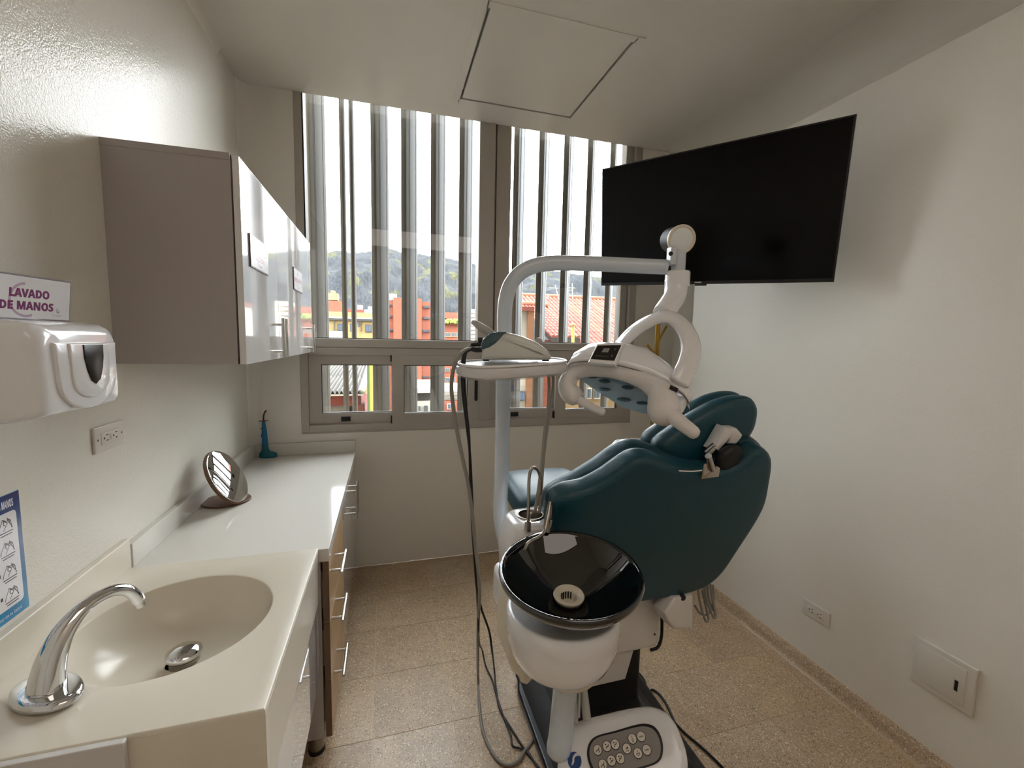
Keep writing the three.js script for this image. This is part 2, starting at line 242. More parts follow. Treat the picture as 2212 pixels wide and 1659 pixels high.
// ---------------------------------------------------------------- the window
{
  const w = new THREE.Group(); w.name = 'window_1'; w.userData = { kind: 'structure' }; scene.add(w); origin.set(w, V(0, 0, 0));
  const TOP = CEIL + 0.139, F = BW + 0.006, B = BW - 0.09, bar = (x0, x1, y0, y1, f = F, b = B) => box(x0, x1, y0, y1, b, f, 0.003);
  part('frame', [bar(-0.473, -0.432, 0.848, TOP), bar(-0.432, 1.612, 0.848, 0.89), bar(1.604, 1.655, 0.848, TOP), bar(1.55, 1.602, 1.39, TOP, F - 0.03), bar(-0.473, 1.655, 0.842, 0.85, F + 0.006, F - 0.01)], M.frame, w);
  part('mullion', [bar(0.546, 0.643, 1.39, TOP), bar(0.655, 0.742, 1.39, TOP, F - 0.012), bar(0.643, 0.655, 1.39, TOP, F - 0.03), bar(0.562, 0.633, 0.89, 1.3, F - 0.006)], M.frame, w);
  part('transom', [bar(-0.432, 1.604, 1.344, 1.392), bar(-0.432, 1.604, 1.298, 1.342, F - 0.004), bar(-0.432, 1.604, 1.33, 1.35, F - 0.012)], M.frame, w);
  part('gasket', [box(-0.432, -0.425, 1.392, TOP, B, F - 0.004), box(-0.425, 0.546, 1.392, 1.397, B, F - 0.02), box(0.742, 1.55, 1.392, 1.397, B, F - 0.02), box(0.742, 0.748, 1.392, TOP, B, F - 0.02)], M.rubber, w);
  const pane = (x0, x1, y0, y1, z) => part('pane', box(x0, x1, y0, y1, z - 0.0001, z), M.glass, w);
  pane(-0.428, 0.548, 1.392, TOP, BW - 0.05); pane(0.74, 1.552, 1.392, TOP, BW - 0.05);
  const sash = (x0, x1, gx0, gx1, f, latch, slot) => {
    const y0 = 0.888, y1 = 1.3, g0 = 0.954 - (f ? 0.008 : 0), g1 = 1.241, z1 = f ? F + 0.002 : F - 0.026, z0 = z1 - 0.026;
    const s = part('sash', [box(x0, gx0, y0, y1, z0, z1, 0.002), box(gx1, x1, y0, y1, z0, z1, 0.002), box(gx0 - 0.002, gx1 + 0.002, y0, g0, z0, z1, 0.002), box(gx0 - 0.002, gx1 + 0.002, g1, y1, z0, z1, 0.002)], M.frame, w);
    part('gasket', [box(gx0, gx0 + 0.004, g0, g1, z0, z1 - 0.006), box(gx1 - 0.004, gx1, g0, g1, z0, z1 - 0.006), box(gx0, gx1, g0, g0 + 0.004, z0, z1 - 0.006), box(gx0, gx1, g1 - 0.004, g1, z0, z1 - 0.006)], M.rubber, s);
    part('pane', box(gx0 - 0.003, gx1 + 0.003, g0 - 0.003, g1 + 0.003, z0 + 0.006, z0 + 0.0061), M.glass, s);
    if (latch) part('latch', box(latch, latch + 0.052, 0.906, 0.934, z1, z1 + 0.012, 0.003), M.rubber, s, 'black latch block');
    if (slot) part('finger_pull', plate([[-0.0105, -0.07], [-0.009, -0.079], [0, -0.084], [0.009, -0.079], [0.0105, -0.07], [0.0105, 0.07], [0.009, 0.079], [0, 0.084], [-0.009, 0.079], [-0.0105, 0.07]], 0.004, 0.001, V(0.541, 1.099, z1 + 0.002), X1, Y1), M.rubber, s, 'black recessed finger pull');
    if (f) part('bumper', [box(x0 - 0.008, x0 + 0.001, 0.888, 0.934, z0, z1 - 0.002), box(x0 - 0.008, x0 + 0.001, 1.262, 1.3, z0, z1 - 0.002)], M.rubber, s);
  };
  sash(-0.434, 0.09, -0.366, 0.03, 0, -0.262, 0); sash(0.028, 0.562, 0.097, 0.488, 1, 0, 1);
  sash(0.631, 1.15, 0.7, 1.075, 0, 0.778, 0); sash(1.08, 1.622, 1.153, 1.542, 1, 0, 0);
  // exterior: slab edge above and below the window that the louvers stand between
  struct('roof_slab', box(LW - 0.2, RR + 0.2, CEIL + 0.2, CEIL + 0.42, -2.9, 1.3), M.absMatte);
}
{ // vertical sun louvers outside the glass: hollow blades turned half shut
  const x = [-0.487, -0.285, -0.097, 0.092, 0.285, 0.476, 0.667, 0.86, 1.047, 1.237, 1.425, 1.61, 1.795, -0.68], ord = ['leftmost', 'second', 'third', 'fourth', 'fifth', 'sixth', 'seventh', 'eighth', 'ninth', 'tenth', 'eleventh', 'twelfth', 'thirteenth'];
  const a = 52 * Math.PI / 180, Wd = 0.146, T = 0.04;
  const blade = (w0, w1, T = 0.04) => { const s = new THREE.Shape(), r = 0.012; s.moveTo(w0 + r, -T / 2); s.lineTo(w1 - r, -T / 2); s.quadraticCurveTo(w1, -T / 2, w1, 0); s.quadraticCurveTo(w1, T / 2, w1 - r, T / 2); s.lineTo(w0 + r, T / 2); s.quadraticCurveTo(w0, T / 2, w0, 0); s.quadraticCurveTo(w0, -T / 2, w0 + r, -T / 2);
    const g = new THREE.ExtrudeGeometry(s, { depth: 3.5, bevelEnabled: false, curveSegments: 5 }); g.rotateX(-Math.PI / 2); g.rotateY(a); return metreUV(toCreasedNormals(g, 0.5)); };
  const ribs = (w0, w1) => { const gs = []; for (const t of [0.3, 0.36, 0.8]) { const g = new THREE.BoxGeometry(0.0025, 3.5, 0.0022); g.translate(w0 + (w1 - w0) * t, 1.75, T / 2); g.rotateY(a); gs.push(metreUV(g)); } return gs; };
  x.slice(0, 13).forEach((x0, i) => {
    const t = thing('sun_louver', `grey metal vertical sun louver outside the glass, ${i === 1 ? 'the split one, ' : ''}${ord[i]} counted from the left`, 'louver', V(x0, -0.05, -3.05), 'vertical louvers outside the window');
    const gs = i === 1 ? [blade(-0.005, 0.03, 0.028), blade(0.078, 0.112, 0.028)] : [blade(0, Wd)];
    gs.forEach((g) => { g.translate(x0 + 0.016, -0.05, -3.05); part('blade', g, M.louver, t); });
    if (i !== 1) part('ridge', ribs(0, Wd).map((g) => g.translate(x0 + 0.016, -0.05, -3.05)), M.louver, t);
  });
}

// ---------------------------------------------------------------- left wall: cabinets, worktop, sink
const rod = (a, b, r) => cyl(a, b, r, r, 14);
function barHandle(parent, a, b, out, r = 0.006) { // a round bar on two posts; out = vector from the front to the bar
  const d = b.clone().sub(a), p = (t) => a.clone().addScaledVector(d, t);
  const h = part('handle', [rod(a, b, r)], M.steel, parent, 'brushed steel bar handle');
  for (const t of [0.16, 0.84]) part('post', rod(p(t).sub(out), p(t), r * 0.72), M.steel, h);
}
{ // wall cabinet
  const x0 = LW, xf = -0.402, z0 = -1.461, z1 = -2.66, y0 = 1.315, y1 = 1.912;
  const c = thing('wall_cabinet', 'wall cabinet with four glossy white doors and grey sides hung above the worktop', 'cabinet', V((x0 + xf) / 2, y0, (z0 + z1) / 2));
  part('carcass', [box(x0, xf - 0.022, y0, y1, z0 - 0.016, z0, 0.001), box(x0, xf - 0.022, y0, y1, z1, z1 + 0.016), box(x0, xf - 0.022, y1 - 0.016, y1, z1, z0 - 0.002), box(x0, xf - 0.022, y0, y0 + 0.016, z1, z0 - 0.002), box(x0, x0 + 0.008, y0 + 0.017, y1 - 0.017, z1 + 0.017, z0 - 0.017)], M.laminate, c);
  for (const [a, b] of [[y1 - 0.018, y1 + 0.001], [y0 - 0.001, y0 + 0.018]]) part('edge_band', box(x0, xf - 0.022, a, b, z0 - 0.01, z0 + 0.0012), M.laminate, c);
  const zd = [z0, -1.885, -2.28, -2.575, z1];
  for (let i = 0; i < 4; i++) {
    const d = part('door', box(xf - 0.018, xf, y0 - 0.002, y1 - 0.004, zd[i + 1] + 0.0012, zd[i] - 0.0012, 0.0015), M.whiteGloss, c);
    const hz = [-1.86, -1.912, -2.55, -2.602][i];
    barHandle(d, V(xf + 0.032, 1.318, hz + 0.06), V(xf + 0.032, 1.466, hz + 0.06), V(0.032, 0, 0));
  }
}
{ // base cabinet run: a drawer stack with oak fronts, then white doors
  const x0 = LW + 0.03, xf = -0.203, z0 = -1.435, y0 = 0.07, y1 = 0.684;
  const dz = -1.885;
  const a = thing('drawer_cabinet', 'base cabinet with three pale oak drawers and steel bar handles beside the sink', 'cabinet', V(-0.45, 0, -1.66));
  part('carcass', [box(x0, xf - 0.006, y0, y1, z0 - 0.016, z0, 0.001), box(x0, xf - 0.03, y0, y1, dz, dz + 0.016), box(x0, xf - 0.03, y0, y0 + 0.016, dz, z0), box(x0, x0 + 0.01, y0 + 0.017, y1 - 0.001, dz + 0.017, z0 - 0.017)], M.laminate, a);
  const yd = [0.684, 0.48, 0.276, 0.072];
  for (let i = 0; i < 3; i++) {
    const d = part('drawer', box(xf, -0.184, yd[i + 1] + 0.001, yd[i] - 0.001, dz + 0.002, z0, 0.001), M.oak, a);
    part('edge_band', box(xf, -0.1845, yd[i + 1] + 0.0015, yd[i] - 0.0015, z0 - 0.0005, z0 + 0.001), M.oakDark, d);
    for (const q of [dz + 0.03, z0 - 0.042]) part('drawer_side', box(x0 + 0.05, xf, yd[i + 1] + 0.03, yd[i] - 0.05, q, q + 0.012), M.laminateWhite, d);
    barHandle(d, V(-0.15, [0.622, 0.452, 0.255][i], -1.628), V(-0.15, [0.622, 0.452, 0.255][i], -1.468), V(0.035, 0, 0));
  }
  for (const [lx, lz] of [[-0.239, -1.47], [-0.64, -1.47], [-0.239, -1.84]]) { const l = part('leg', cyl(V(lx, 0.012, lz), V(lx, y0, lz), 0.025, 0.025, 24), M.steelDark, a); part('foot_cap', cyl(V(lx, 0, lz), V(lx, 0.014, lz), 0.0262, 0.0262, 24), M.rubber, l); }
  const b = thing('base_cabinet', 'white glossy base cabinet with tall bar handles between the oak drawers and the window wall', 'cabinet', V(-0.45, 0, -2.28));
  part('carcass', [box(x0, xf - 0.004, y0, y1, BW + 0.004, BW + 0.02), box(x0, xf - 0.004, y0, y1, dz - 0.016, dz), box(x0, xf - 0.004, y0, y0 + 0.016, BW + 0.0205, dz - 0.0165), box(x0, x0 + 0.01, y0 + 0.017, y1, BW + 0.0205, dz - 0.0165)], M.laminateWhite, b);
  for (let i = 0; i < 2; i++) { const m = -2.288, d = part('door', box(xf, -0.185, y0, y1 - 0.002, i ? BW + 0.006 : m + 0.001, i ? m - 0.001 : dz - 0.001, 0.0015), M.whiteGloss, b); barHandle(d, V(-0.152, 0.49, m + (i ? -0.04 : 0.04)), V(-0.152, 0.66, m + (i ? -0.04 : 0.04)), V(0.033, 0, 0)); }
  part('plinth', box(x0 + 0.02, xf - 0.05, 0, y0, BW + 0.02, dz - 0.03), M.laminateWhite, b);
  // worktop with its upstands
  const w = thing('worktop', 'long glossy white worktop with upstand running along the left wall to the window', 'worktop', V(-0.46, 0.684, -2.06));
  part('slab', box(LW, -0.183, 0.684, 0.726, BW, z0, 0.002), M.counter, w);
  part('upstand', box(LW, LW + 0.02, 0.726, 0.797, BW + 0.02, z0 - 0.01, 0.002), M.counter, w);
  part('upstand', box(LW, -0.183, 0.726, 0.795, BW, BW + 0.02, 0.002), M.counter, w);
}
{ // beige moulded sink top with an off-round bowl, on a white wall-hung vanity
  const y = 0.738, x0 = LW, x1 = -0.214, z0 = -0.806, z1 = -1.432, cx = -0.475, cz = -1.13, r = 0.194;
  const s = thing('washbasin', 'beige moulded washbasin top with a round sunken bowl and deep front apron', 'sink', V(-0.47, 0.56, -1.12));
  const sh = new THREE.Shape([[x0, -z0], [x1, -z0], [x1, -z1], [x0, -z1]].map(([a, b]) => new THREE.Vector2(a, b))), hole = new THREE.Path(); hole.absarc(cx, -cz, r, 0, Math.PI * 2, true); sh.holes.push(hole);
  let g = new THREE.ExtrudeGeometry(sh, { depth: 0.01, bevelEnabled: true, bevelThickness: 0.004, bevelSize: 0.004, bevelOffset: -0.004, bevelSegments: 4, curveSegments: 72 });
  g.rotateX(-Math.PI / 2); g.translate(0, y - 0.018, 0); g = toCreasedNormals(g, 0.5);
  part('deck', metreUV(g), M.beige, s);
  const rings = []; const dx = -0.02, dz = -0.02;
  for (const [f, d] of [[1.004, 0.006], [0.985, 0.014], [0.95, 0.034], [0.88, 0.062], [0.76, 0.09], [0.58, 0.108], [0.36, 0.118], [0.16, 0.123], [0.1, 0.126]]) rings.push(Array.from({ length: 64 }, (_, k) => { const t = k / 64 * Math.PI * 2; return V(cx + dx * (1 - f) + Math.cos(t) * r * f, y - d, cz + dz * (1 - f) + Math.sin(t) * r * f); }));
  part('bowl', loft(rings, { caps: false }), M.beige, s);
  part('apron', box(x1 - 0.02, x1 + 0.0005, 0.562, y - 0.012, z1, z0 - 0.0205), M.beige, s); part('apron', box(LW, x1 + 0.0005, 0.5, y - 0.012, z0 - 0.02, z0 + 0.0005), M.beige, s);
  part('upstand', box(LW, LW + 0.018, y - 0.01, 0.816, z1 - 0.01, z0, 0.003), M.beige, s);
  const dr = thing('sink_drain', 'domed chrome drain plug raised in the beige bowl', 'drain', V(-0.472, 0.614, -1.145));
  part('stem', cyl(V(-0.472, 0.613, -1.145), V(-0.472, 0.636, -1.145), 0.031), M.steelDark, dr);
  part('dome', lathe([[0, 0.014], [0.014, 0.013], [0.027, 0.0095], [0.036, 0.003], [0.0375, -0.004], [0.033, -0.012], [0, -0.008]], V(-0.472, 0.642, -1.145)), M.chrome, dr);
  const v = thing('vanity_cabinet', 'white glossy wall-hung vanity cabinet under the beige sink', 'cabinet', V(-0.47, 0.3, -1.12));
  part('carcass', [box(LW, x1 - 0.02, 0.3, 0.56, z1, z1 + 0.016), box(LW, x1 - 0.024, 0.3, 0.316, z1, z0 - 0.02), box(LW, x1 - 0.02, 0.3, 0.56, z0 - 0.036, z0 - 0.022), box(LW, LW + 0.01, 0.3, 0.56, z1, z0 - 0.02)], M.laminateWhite, v);
  part('door', box(x1 - 0.02, x1 - 0.003, 0.3, 0.5605, z1 + 0.002, z0 - 0.022, 0.0015), M.whiteGloss, v);
  const p = one('side_panel', 'white laminate side board standing against the near end of the beige sink', 'panel', [box(LW, -0.418, 0, y - 0.004, z0 + 0.002, z0 + 0.014, 0.002)], M.laminateWhite);
}
{ // sensor tap: flared plate and a swan neck leaning over the bowl
  const d = V(0.56, 0, -0.83).normalize(), o = V(-0.603, 0.738, -0.938), s = V(-d.z, 0, d.x), P = (a, y, q = 0) => o.clone().addScaledVector(d, a).addScaledVector(s, q).setY(y);
  const t = thing('sink_tap', 'curved chrome tap leaning over the beige sink bowl', 'tap', o);
  const ring = (k, y) => Array.from({ length: 48 }, (_, i) => { const a = i / 48 * Math.PI * 2, c = Math.cos(a), q = Math.sin(a); return P(c * 0.042 * k, y, q * 0.07 * k); });
  part('base_plate', loft([ring(1, 0.738), ring(1, 0.742), ring(0.97, 0.7475), ring(0.9, 0.7505), ring(0.75, 0.752)]), M.chrome, t);
  part('neck', sweep([P(0.0, 0.75), P(0.004, 0.775), P(0.012, 0.805), P(0.03, 0.84), P(0.062, 0.868), P(0.1, 0.877), P(0.132, 0.865), P(0.149, 0.842), P(0.155, 0.826)], (k) => { const w = 0.031 - 0.0185 * Math.min(1, k * 1.75) + 0.001 * k; return [w, Math.max(0.0115, w * 0.86)]; }, { n: 60, m: 24, up: V(d.x, 0, d.z), cap: 0.1 }), M.chrome, t);
  part('aerator', cyl(P(0.1545, 0.829), P(0.159, 0.814), 0.0102, 0.0095, 24), M.steel, t);
}
// towel dispenser: rounded white cover bulging from the wall
{
  const x0 = LW, xf = -0.555, z0 = -0.905, z1 = -1.142, y0 = 1.25, y1 = 1.42;
  const t = thing('towel_dispenser', 'rounded glossy white paper towel dispenser with a dark shield-shaped window on the left wall', 'dispenser', V(x0, y0, (z0 + z1) / 2));
  // section in (z, y) with big corner radii, lofted outwards from the wall
  const sec = (x, e, top, bot) => { const out = [], zc = (z0 + z1) / 2, hw = (z0 - z1) / 2 - e, yt = y1 - top, yb = y0 + bot, r = 0.028; for (const [sz, sy, a0] of [[1, 1, 0], [-1, 1, 1], [-1, -1, 2], [1, -1, 3]]) for (let k = 0; k <= 6; k++) { const a = (a0 + k / 6) * Math.PI / 2, rr = sy > 0 ? r : 0.012; out.push(V(x, (sy > 0 ? yt - rr : yb + rr) + Math.sin(a) * rr, zc + sz * (hw - rr) + Math.cos(a) * rr)); } return out; };
  part('cover', loft([sec(x0, 0.0, 0, -0.012), sec(-0.66, 0, 0, -0.01), sec(-0.6, 0.0, 0.002, -0.004), sec(-0.575, 0.003, 0.006, 0), sec(-0.563, 0.008, 0.013, 0.004), sec(xf, 0.02, 0.026, 0.012)], { crease: 0 }), M.abs, t);
  // raised apron on the front and the shield window in it
  const u = V(0, 0, -1), P = V(xf, 0, 0), q = (z, y) => [-(z), y];
  const zc = -1.026, U = (w, h, top) => { const o = []; for (let k = 0; k <= 20; k++) { const a = Math.PI * k / 20; o.push(q(zc + Math.cos(a) * w, 1.32 - Math.sin(a) ** 0.8 * h + 0.0)); } o.push(q(zc - w * 1.06, top), q(zc + w * 1.06, top)); return o; };
  part('front_apron', plate(U(0.083, 0.066, 1.38), 0.012, 0.004, V(xf + 0.006, 0, 0), u, Y1), M.abs, t);
  part('window_surround', plate(U(0.054, 0.044, 1.378), 0.008, 0.003, V(xf + 0.0095, 0, 0), u, Y1), M.abs, t);
  const sh = [[0.03, 1.376], [-0.028, 1.376], [-0.0275, 1.352], [-0.023, 1.33], [-0.014, 1.309], [0, 1.3], [0.012, 1.307], [0.022, 1.326], [0.0285, 1.352]].map(([z, y]) => q(zc - 0.006 + z, y));
  part('viewing_window', plate(sh, 0.004, 0.001, V(xf + 0.0115, 0, 0), u, Y1), M.black, t, 'dark shield-shaped viewing window');
}
// ---- signs, poster, outlets
const sign = (W, H, draw) => canvasTex(W, H, (x, w, h) => { x.fillStyle = '#efedf0'; x.fillRect(0, 0, w, h); draw(x, w, h); });
const swirl = (x, cx, cy, r, lw, c) => { x.strokeStyle = c; x.lineWidth = lw; x.lineCap = 'round'; x.beginPath(); x.arc(cx, cy, r, -1.7, -Math.PI * 1.62, true); x.stroke(); };
function signBoard(name, label, tex, P, u, v, w, h, th, edge) {
  const t = thing(name, label, 'sign', P); const n = V().crossVectors(u, v), c = [[-w / 2, -h / 2], [w / 2, -h / 2], [w / 2, h / 2], [-w / 2, h / 2]];
  part('board', plate(c, th, 0.0004, P.clone().addScaledVector(n, th), u, v, { seg: 1 }), edge, t);
  const g = new THREE.PlaneGeometry(w - 0.002, h - 0.002); g.applyMatrix4(new THREE.Matrix4().makeBasis(u, v, n)); const q = P.clone().addScaledVector(n, th + 0.0004); g.translate(q.x, q.y, q.z);
  part('print', g, std('#ffffff', 0.25, { map: tex, clearcoat: 0.5, clearcoatRoughness: 0.1 }), t);
  return t;
}
{
  const u = V(0, 0, -1), dark = std('#5a5060', 0.4), lilac = 'rgba(176,140,178,0.75)', plum = '#8e2a78';
  const lav = sign(640, 300, (x, w, h) => {
    x.strokeStyle = '#6b5a70'; x.lineWidth = 5; x.strokeRect(4, 4, w - 8, h - 8);
    swirl(x, 290, 165, 112, 17, lilac); x.font = 'bold 60px sans-serif'; x.fillStyle = lilac; x.textAlign = 'center';
    x.font = 'bold 76px sans-serif'; x.fillStyle = x.strokeStyle = '#7a2468'; x.lineWidth = 5; for (const f of ['strokeText', 'fillText']) { x[f]('LAVADO', 318, 146); x[f]('DE MANOS', 304, 232); }
    swirl(x, 540, 226, 16, 4, '#7d7580'); x.beginPath(); x.arc(542, 232, 7, 0, 6.3); x.stroke(); x.font = '17px sans-serif'; x.fillStyle = '#a9a4ac'; x.fillText('Tu sonrisa', 530, 268); });
  // stands on the dispenser, leaning a little off the wall
  const n = V(0.985, 0, 0.17).normalize(), uu = V().crossVectors(Y1, n).normalize(), tr = onX(150, 640, LW + 0.06);
  const sv = V(0.1, 1, 0.05).normalize(), sn = V().crossVectors(uu, sv).normalize(), rb = onX(148, 700, LW + 0.07); sv.crossVectors(sn, uu); rb.y = 1.421;
  signBoard('hand_wash_sign', 'white plastic sign with purple words LAVADO DE MANOS standing on the towel dispenser', lav, rb.clone().addScaledVector(uu, -0.088).addScaledVector(sv, 0.0425), uu, sv, 0.176, 0.085, 0.003, dark);
  const dm = sign(420, 210, (x, w, h) => { x.strokeStyle = '#55485c'; x.lineWidth = 5; x.strokeRect(4, 4, w - 8, h - 8); swirl(x, 210, 108, 76, 11, lilac); x.textAlign = 'center'; x.fillStyle = '#b03a78'; x.font = 'bold 44px sans-serif'; x.fillText('DISPOSITIVOS', 210, 100); x.fillText('MEDICOS', 210, 152); swirl(x, 372, 160, 10, 3, '#7d7580'); });
  const md = sign(420, 210, (x, w, h) => { x.strokeStyle = '#55485c'; x.lineWidth = 5; x.strokeRect(4, 4, w - 8, h - 8); swirl(x, 210, 108, 76, 11, lilac); x.textAlign = 'center'; x.fillStyle = '#b03a78'; x.font = 'bold 46px sans-serif'; x.fillText('MEDICAMENTOS', 210, 124); swirl(x, 372, 160, 10, 3, '#7d7580'); });
  signBoard('door_sign', 'small white sign reading DISPOSITIVOS MEDICOS on the nearest cabinet door', dm, V(-0.402, 1.66, -1.634), u, Y1, 0.212, 0.1, 0.004, dark);
  signBoard('door_sign', 'small white sign reading MEDICAMENTOS on a cabinet door near the window', md, V(-0.402, 1.66, -2.28), u, Y1, 0.206, 0.1, 0.004, dark);
  // hand washing poster: drawn hands in line
  const po = canvasTex(512, 640, (x, w, h) => {
    const g = x.createLinearGradient(0, 0, 0, h); g.addColorStop(0, '#1d2f6e'); g.addColorStop(0.5, '#1f5b96'); g.addColorStop(1, '#1489b8'); x.fillStyle = g; x.fillRect(0, 0, w, h);
    x.fillStyle = '#e6e4e8'; x.beginPath(); x.roundRect(16, 88, w - 44, h - 150, 22); x.fill();
    x.fillStyle = '#f0f0f4'; x.save(); x.font = 'bold 56px sans-serif'; x.textAlign = 'right'; x.translate(w - 40, 66); x.scale(0.36, 1); x.fillText('LAVADO DE LAS MANOS', 0, 0); x.restore(); x.textAlign = 'right';
    x.font = '22px sans-serif'; x.fillText('Organizacion Mundial de la Salud', w - 44, h - 20);
    const R = rng(77);
    for (let c = 0; c < 3; c++) for (let r = 0; r < 4; r++) {
      const ox = 60 + c * 155, oy = 104 + r * 120; x.strokeStyle = '#2b2a2e'; x.lineWidth = 3.4; x.lineCap = 'round';
      for (const sx of [0, 1]) { x.beginPath(); x.moveTo(ox + sx * 84, oy + 70); x.bezierCurveTo(ox + 8 + sx * 62, oy + 40, ox + 20 + sx * 40, oy + 34, ox + 24 + sx * 34, oy + 20 + R() * 8); for (let k = 0; k < 4; k++) x.quadraticCurveTo(ox + 28 + sx * 30 + k * 5, oy + 2 + k * 5, ox + 34 + sx * 22 + k * 7, oy + 24 + k * 5); x.lineTo(ox + 30 + sx * 50, oy + 70); x.stroke(); }
      x.beginPath(); x.arc(ox + 44, oy + 34, 13, R() * 3, R() * 3 + 3.6); x.stroke();
      x.fillStyle = '#2b2a2e'; for (let k = 0; k < 2; k++) x.fillRect(ox + 8 * k, oy + 80 + k * 13, 86 - 14 * k, 5); x.fillRect(ox - 26, oy + 40, 14, 17);
    } });
  signBoard('hand_wash_poster', 'blue bordered poster of drawn hand washing steps ending in the word MANOS', po, V(LW, 0.95, -1.005), u, Y1, 0.2, 0.252, 0.001, std('#2a5f9a', 0.5));
}
function outlet(name, label, P, u, v, w, h, m) {
  const n = V().crossVectors(u, v), t = thing(name, label, 'outlet', P), rect = (a, b, c, d) => [[a, b], [c, b], [c, d], [a, d]], Q = (k) => P.clone().addScaledVector(n, k);
  part('cover_plate', plate(rect(-w / 2, -h / 2, w / 2, h / 2), 0.007, 0.003, Q(0.007), u, v, { seg: 3 }), m, t);
  const iw = w * 0.6, ih = h * 0.48; const s = part('socket_insert', plate(rect(-iw / 2, -ih / 2, iw / 2, ih / 2), 0.004, 0.001, Q(0.0085), u, v, { seg: 2 }), m, t);
  const bits = []; for (const k of [-1, 1]) { const c = k * iw * 0.26; bits.push(plate(rect(c + 0.002, 0.006, c + 0.010, 0.0085), 0.001, 0, Q(0.0088), u, v), plate(rect(c + 0.002, -0.0085, c + 0.010, -0.006), 0.001, 0, Q(0.0088), u, v), plate(Array.from({ length: 10 }, (_, i) => [c - 0.007 + 0.0028 * Math.cos(i * 0.628), 0.0028 * Math.sin(i * 0.628)]), 0.001, 0, Q(0.0088), u, v)); }
  bits.forEach((g) => part('slot', g, M.blackMatte, s));
  if (name === 'wall_outlet' && !outlet.n) { outlet.n = 1; for (const k of [-0.003, 0.003]) part('test_button', plate(rect(k - 0.002, -0.008, k + 0.002, 0.008), 0.0018, 0.0005, Q(0.0095), u, v), m, s); for (const k of [-1, 1]) part('screw', cyl(Q(0.006).addScaledVector(u, k * w * 0.41), Q(0.0082).addScaledVector(u, k * w * 0.41), 0.0032, 0.0028, 12), M.steel, t); }
}
outlet('wall_outlet', 'white double wall outlet with test buttons above the sink upstand', V(LW, 1.121, -1.405), V(0, 0, -1), Y1, 0.128, 0.068, M.plateWhite);
outlet('wall_outlet', 'low white double wall outlet on the right wall near the floor', V(RW, 0.287, -1.298), V(0, 0, 1), Y1, 0.118, 0.064, M.plateWhite);
{ // flush meter box cover, low on the right wall
  const P = V(RW, 0.351, -0.866), u = V(0, 0, 1), n = V(-1, 0, 0), w = 0.166, h = 0.16, Q = (k) => P.clone().addScaledVector(n, k), rect = (a, b, c, d) => [[a, b], [c, b], [c, d], [a, d]];
  const t = thing('wall_box_cover', 'square white box cover with a small black latch low on the right wall', 'cover', P);
  part('frame', plate(rect(-w / 2, -h / 2, w / 2, h / 2), 0.012, 0.005, Q(0.012), u, Y1, { seg: 3 }), M.plateWhite, t);
  const d = part('door', plate(rect(-0.064, -0.058, 0.06, 0.06), 0.005, 0.0016, Q(0.0148), u, Y1, { seg: 2 }), M.plateWhite, t);
  part('latch_plate', plate(rect(0.026, -0.022, 0.034, 0.012), 0.002, 0.0006, Q(0.0162), u, Y1), M.plateWhite, d);
  part('latch', plate(rect(0.036, -0.022, 0.044, 0.012), 0.002, 0.0006, Q(0.0164), u, Y1), M.blackMatte, d, 'black sliding latch');
}
{ // table mirror on an oval wooden foot
  const y = 0.726, t = thing('table_mirror', 'round tilting table mirror on an oval walnut foot standing on the worktop', 'mirror', V(-0.63, y, -1.96));
  const c = V(-0.632, y, -1.96), ax = V(0.8, 0, -0.6).normalize();
  const el = Array.from({ length: 48 }, (_, i) => { const a = i / 48 * Math.PI * 2; return [Math.cos(a) * 0.088, Math.sin(a) * 0.08]; });
  part('foot', plate(el, 0.008, 0.002, c.clone().setY(y + 0.008), V(1, 0, 0), V(0, 0, -1), { seg: 3 }), M.walnut, t);
  const n = V(0.868, 0.474, 0.077).normalize(), u = V().crossVectors(Y1, n).normalize(), v = V().crossVectors(n, u), m = at(492, 1029, c.clone().sub(CAM.pos).dot(dirOf(CAM.w / 2, CAM.h / 2)) - 0.03);
  const disc = (r) => Array.from({ length: 56 }, (_, i) => { const a = i / 56 * Math.PI * 2; return [Math.cos(a) * r, Math.sin(a) * r]; });
  part('backing', plate(disc(0.117), 0.012, 0.003, m, u, v, { seg: 3 }), M.walnut, t);
  part('glass', plate(disc(0.1135), 0.003, 0.001, m.clone().addScaledVector(n, 0.0032), u, v, { seg: 2 }), M.mirror, t, 'mirror glass');
  const low = m.clone().addScaledVector(v, -0.105).addScaledVector(n, -0.008);
  part('neck', sweep([low, low.clone().add(V(-0.004, -0.012, -0.003)), V(low.x - 0.006, y + 0.007, low.z - 0.004)], 0.009, { n: 8, m: 12, cap: 0.1 }), M.walnut, t);
}
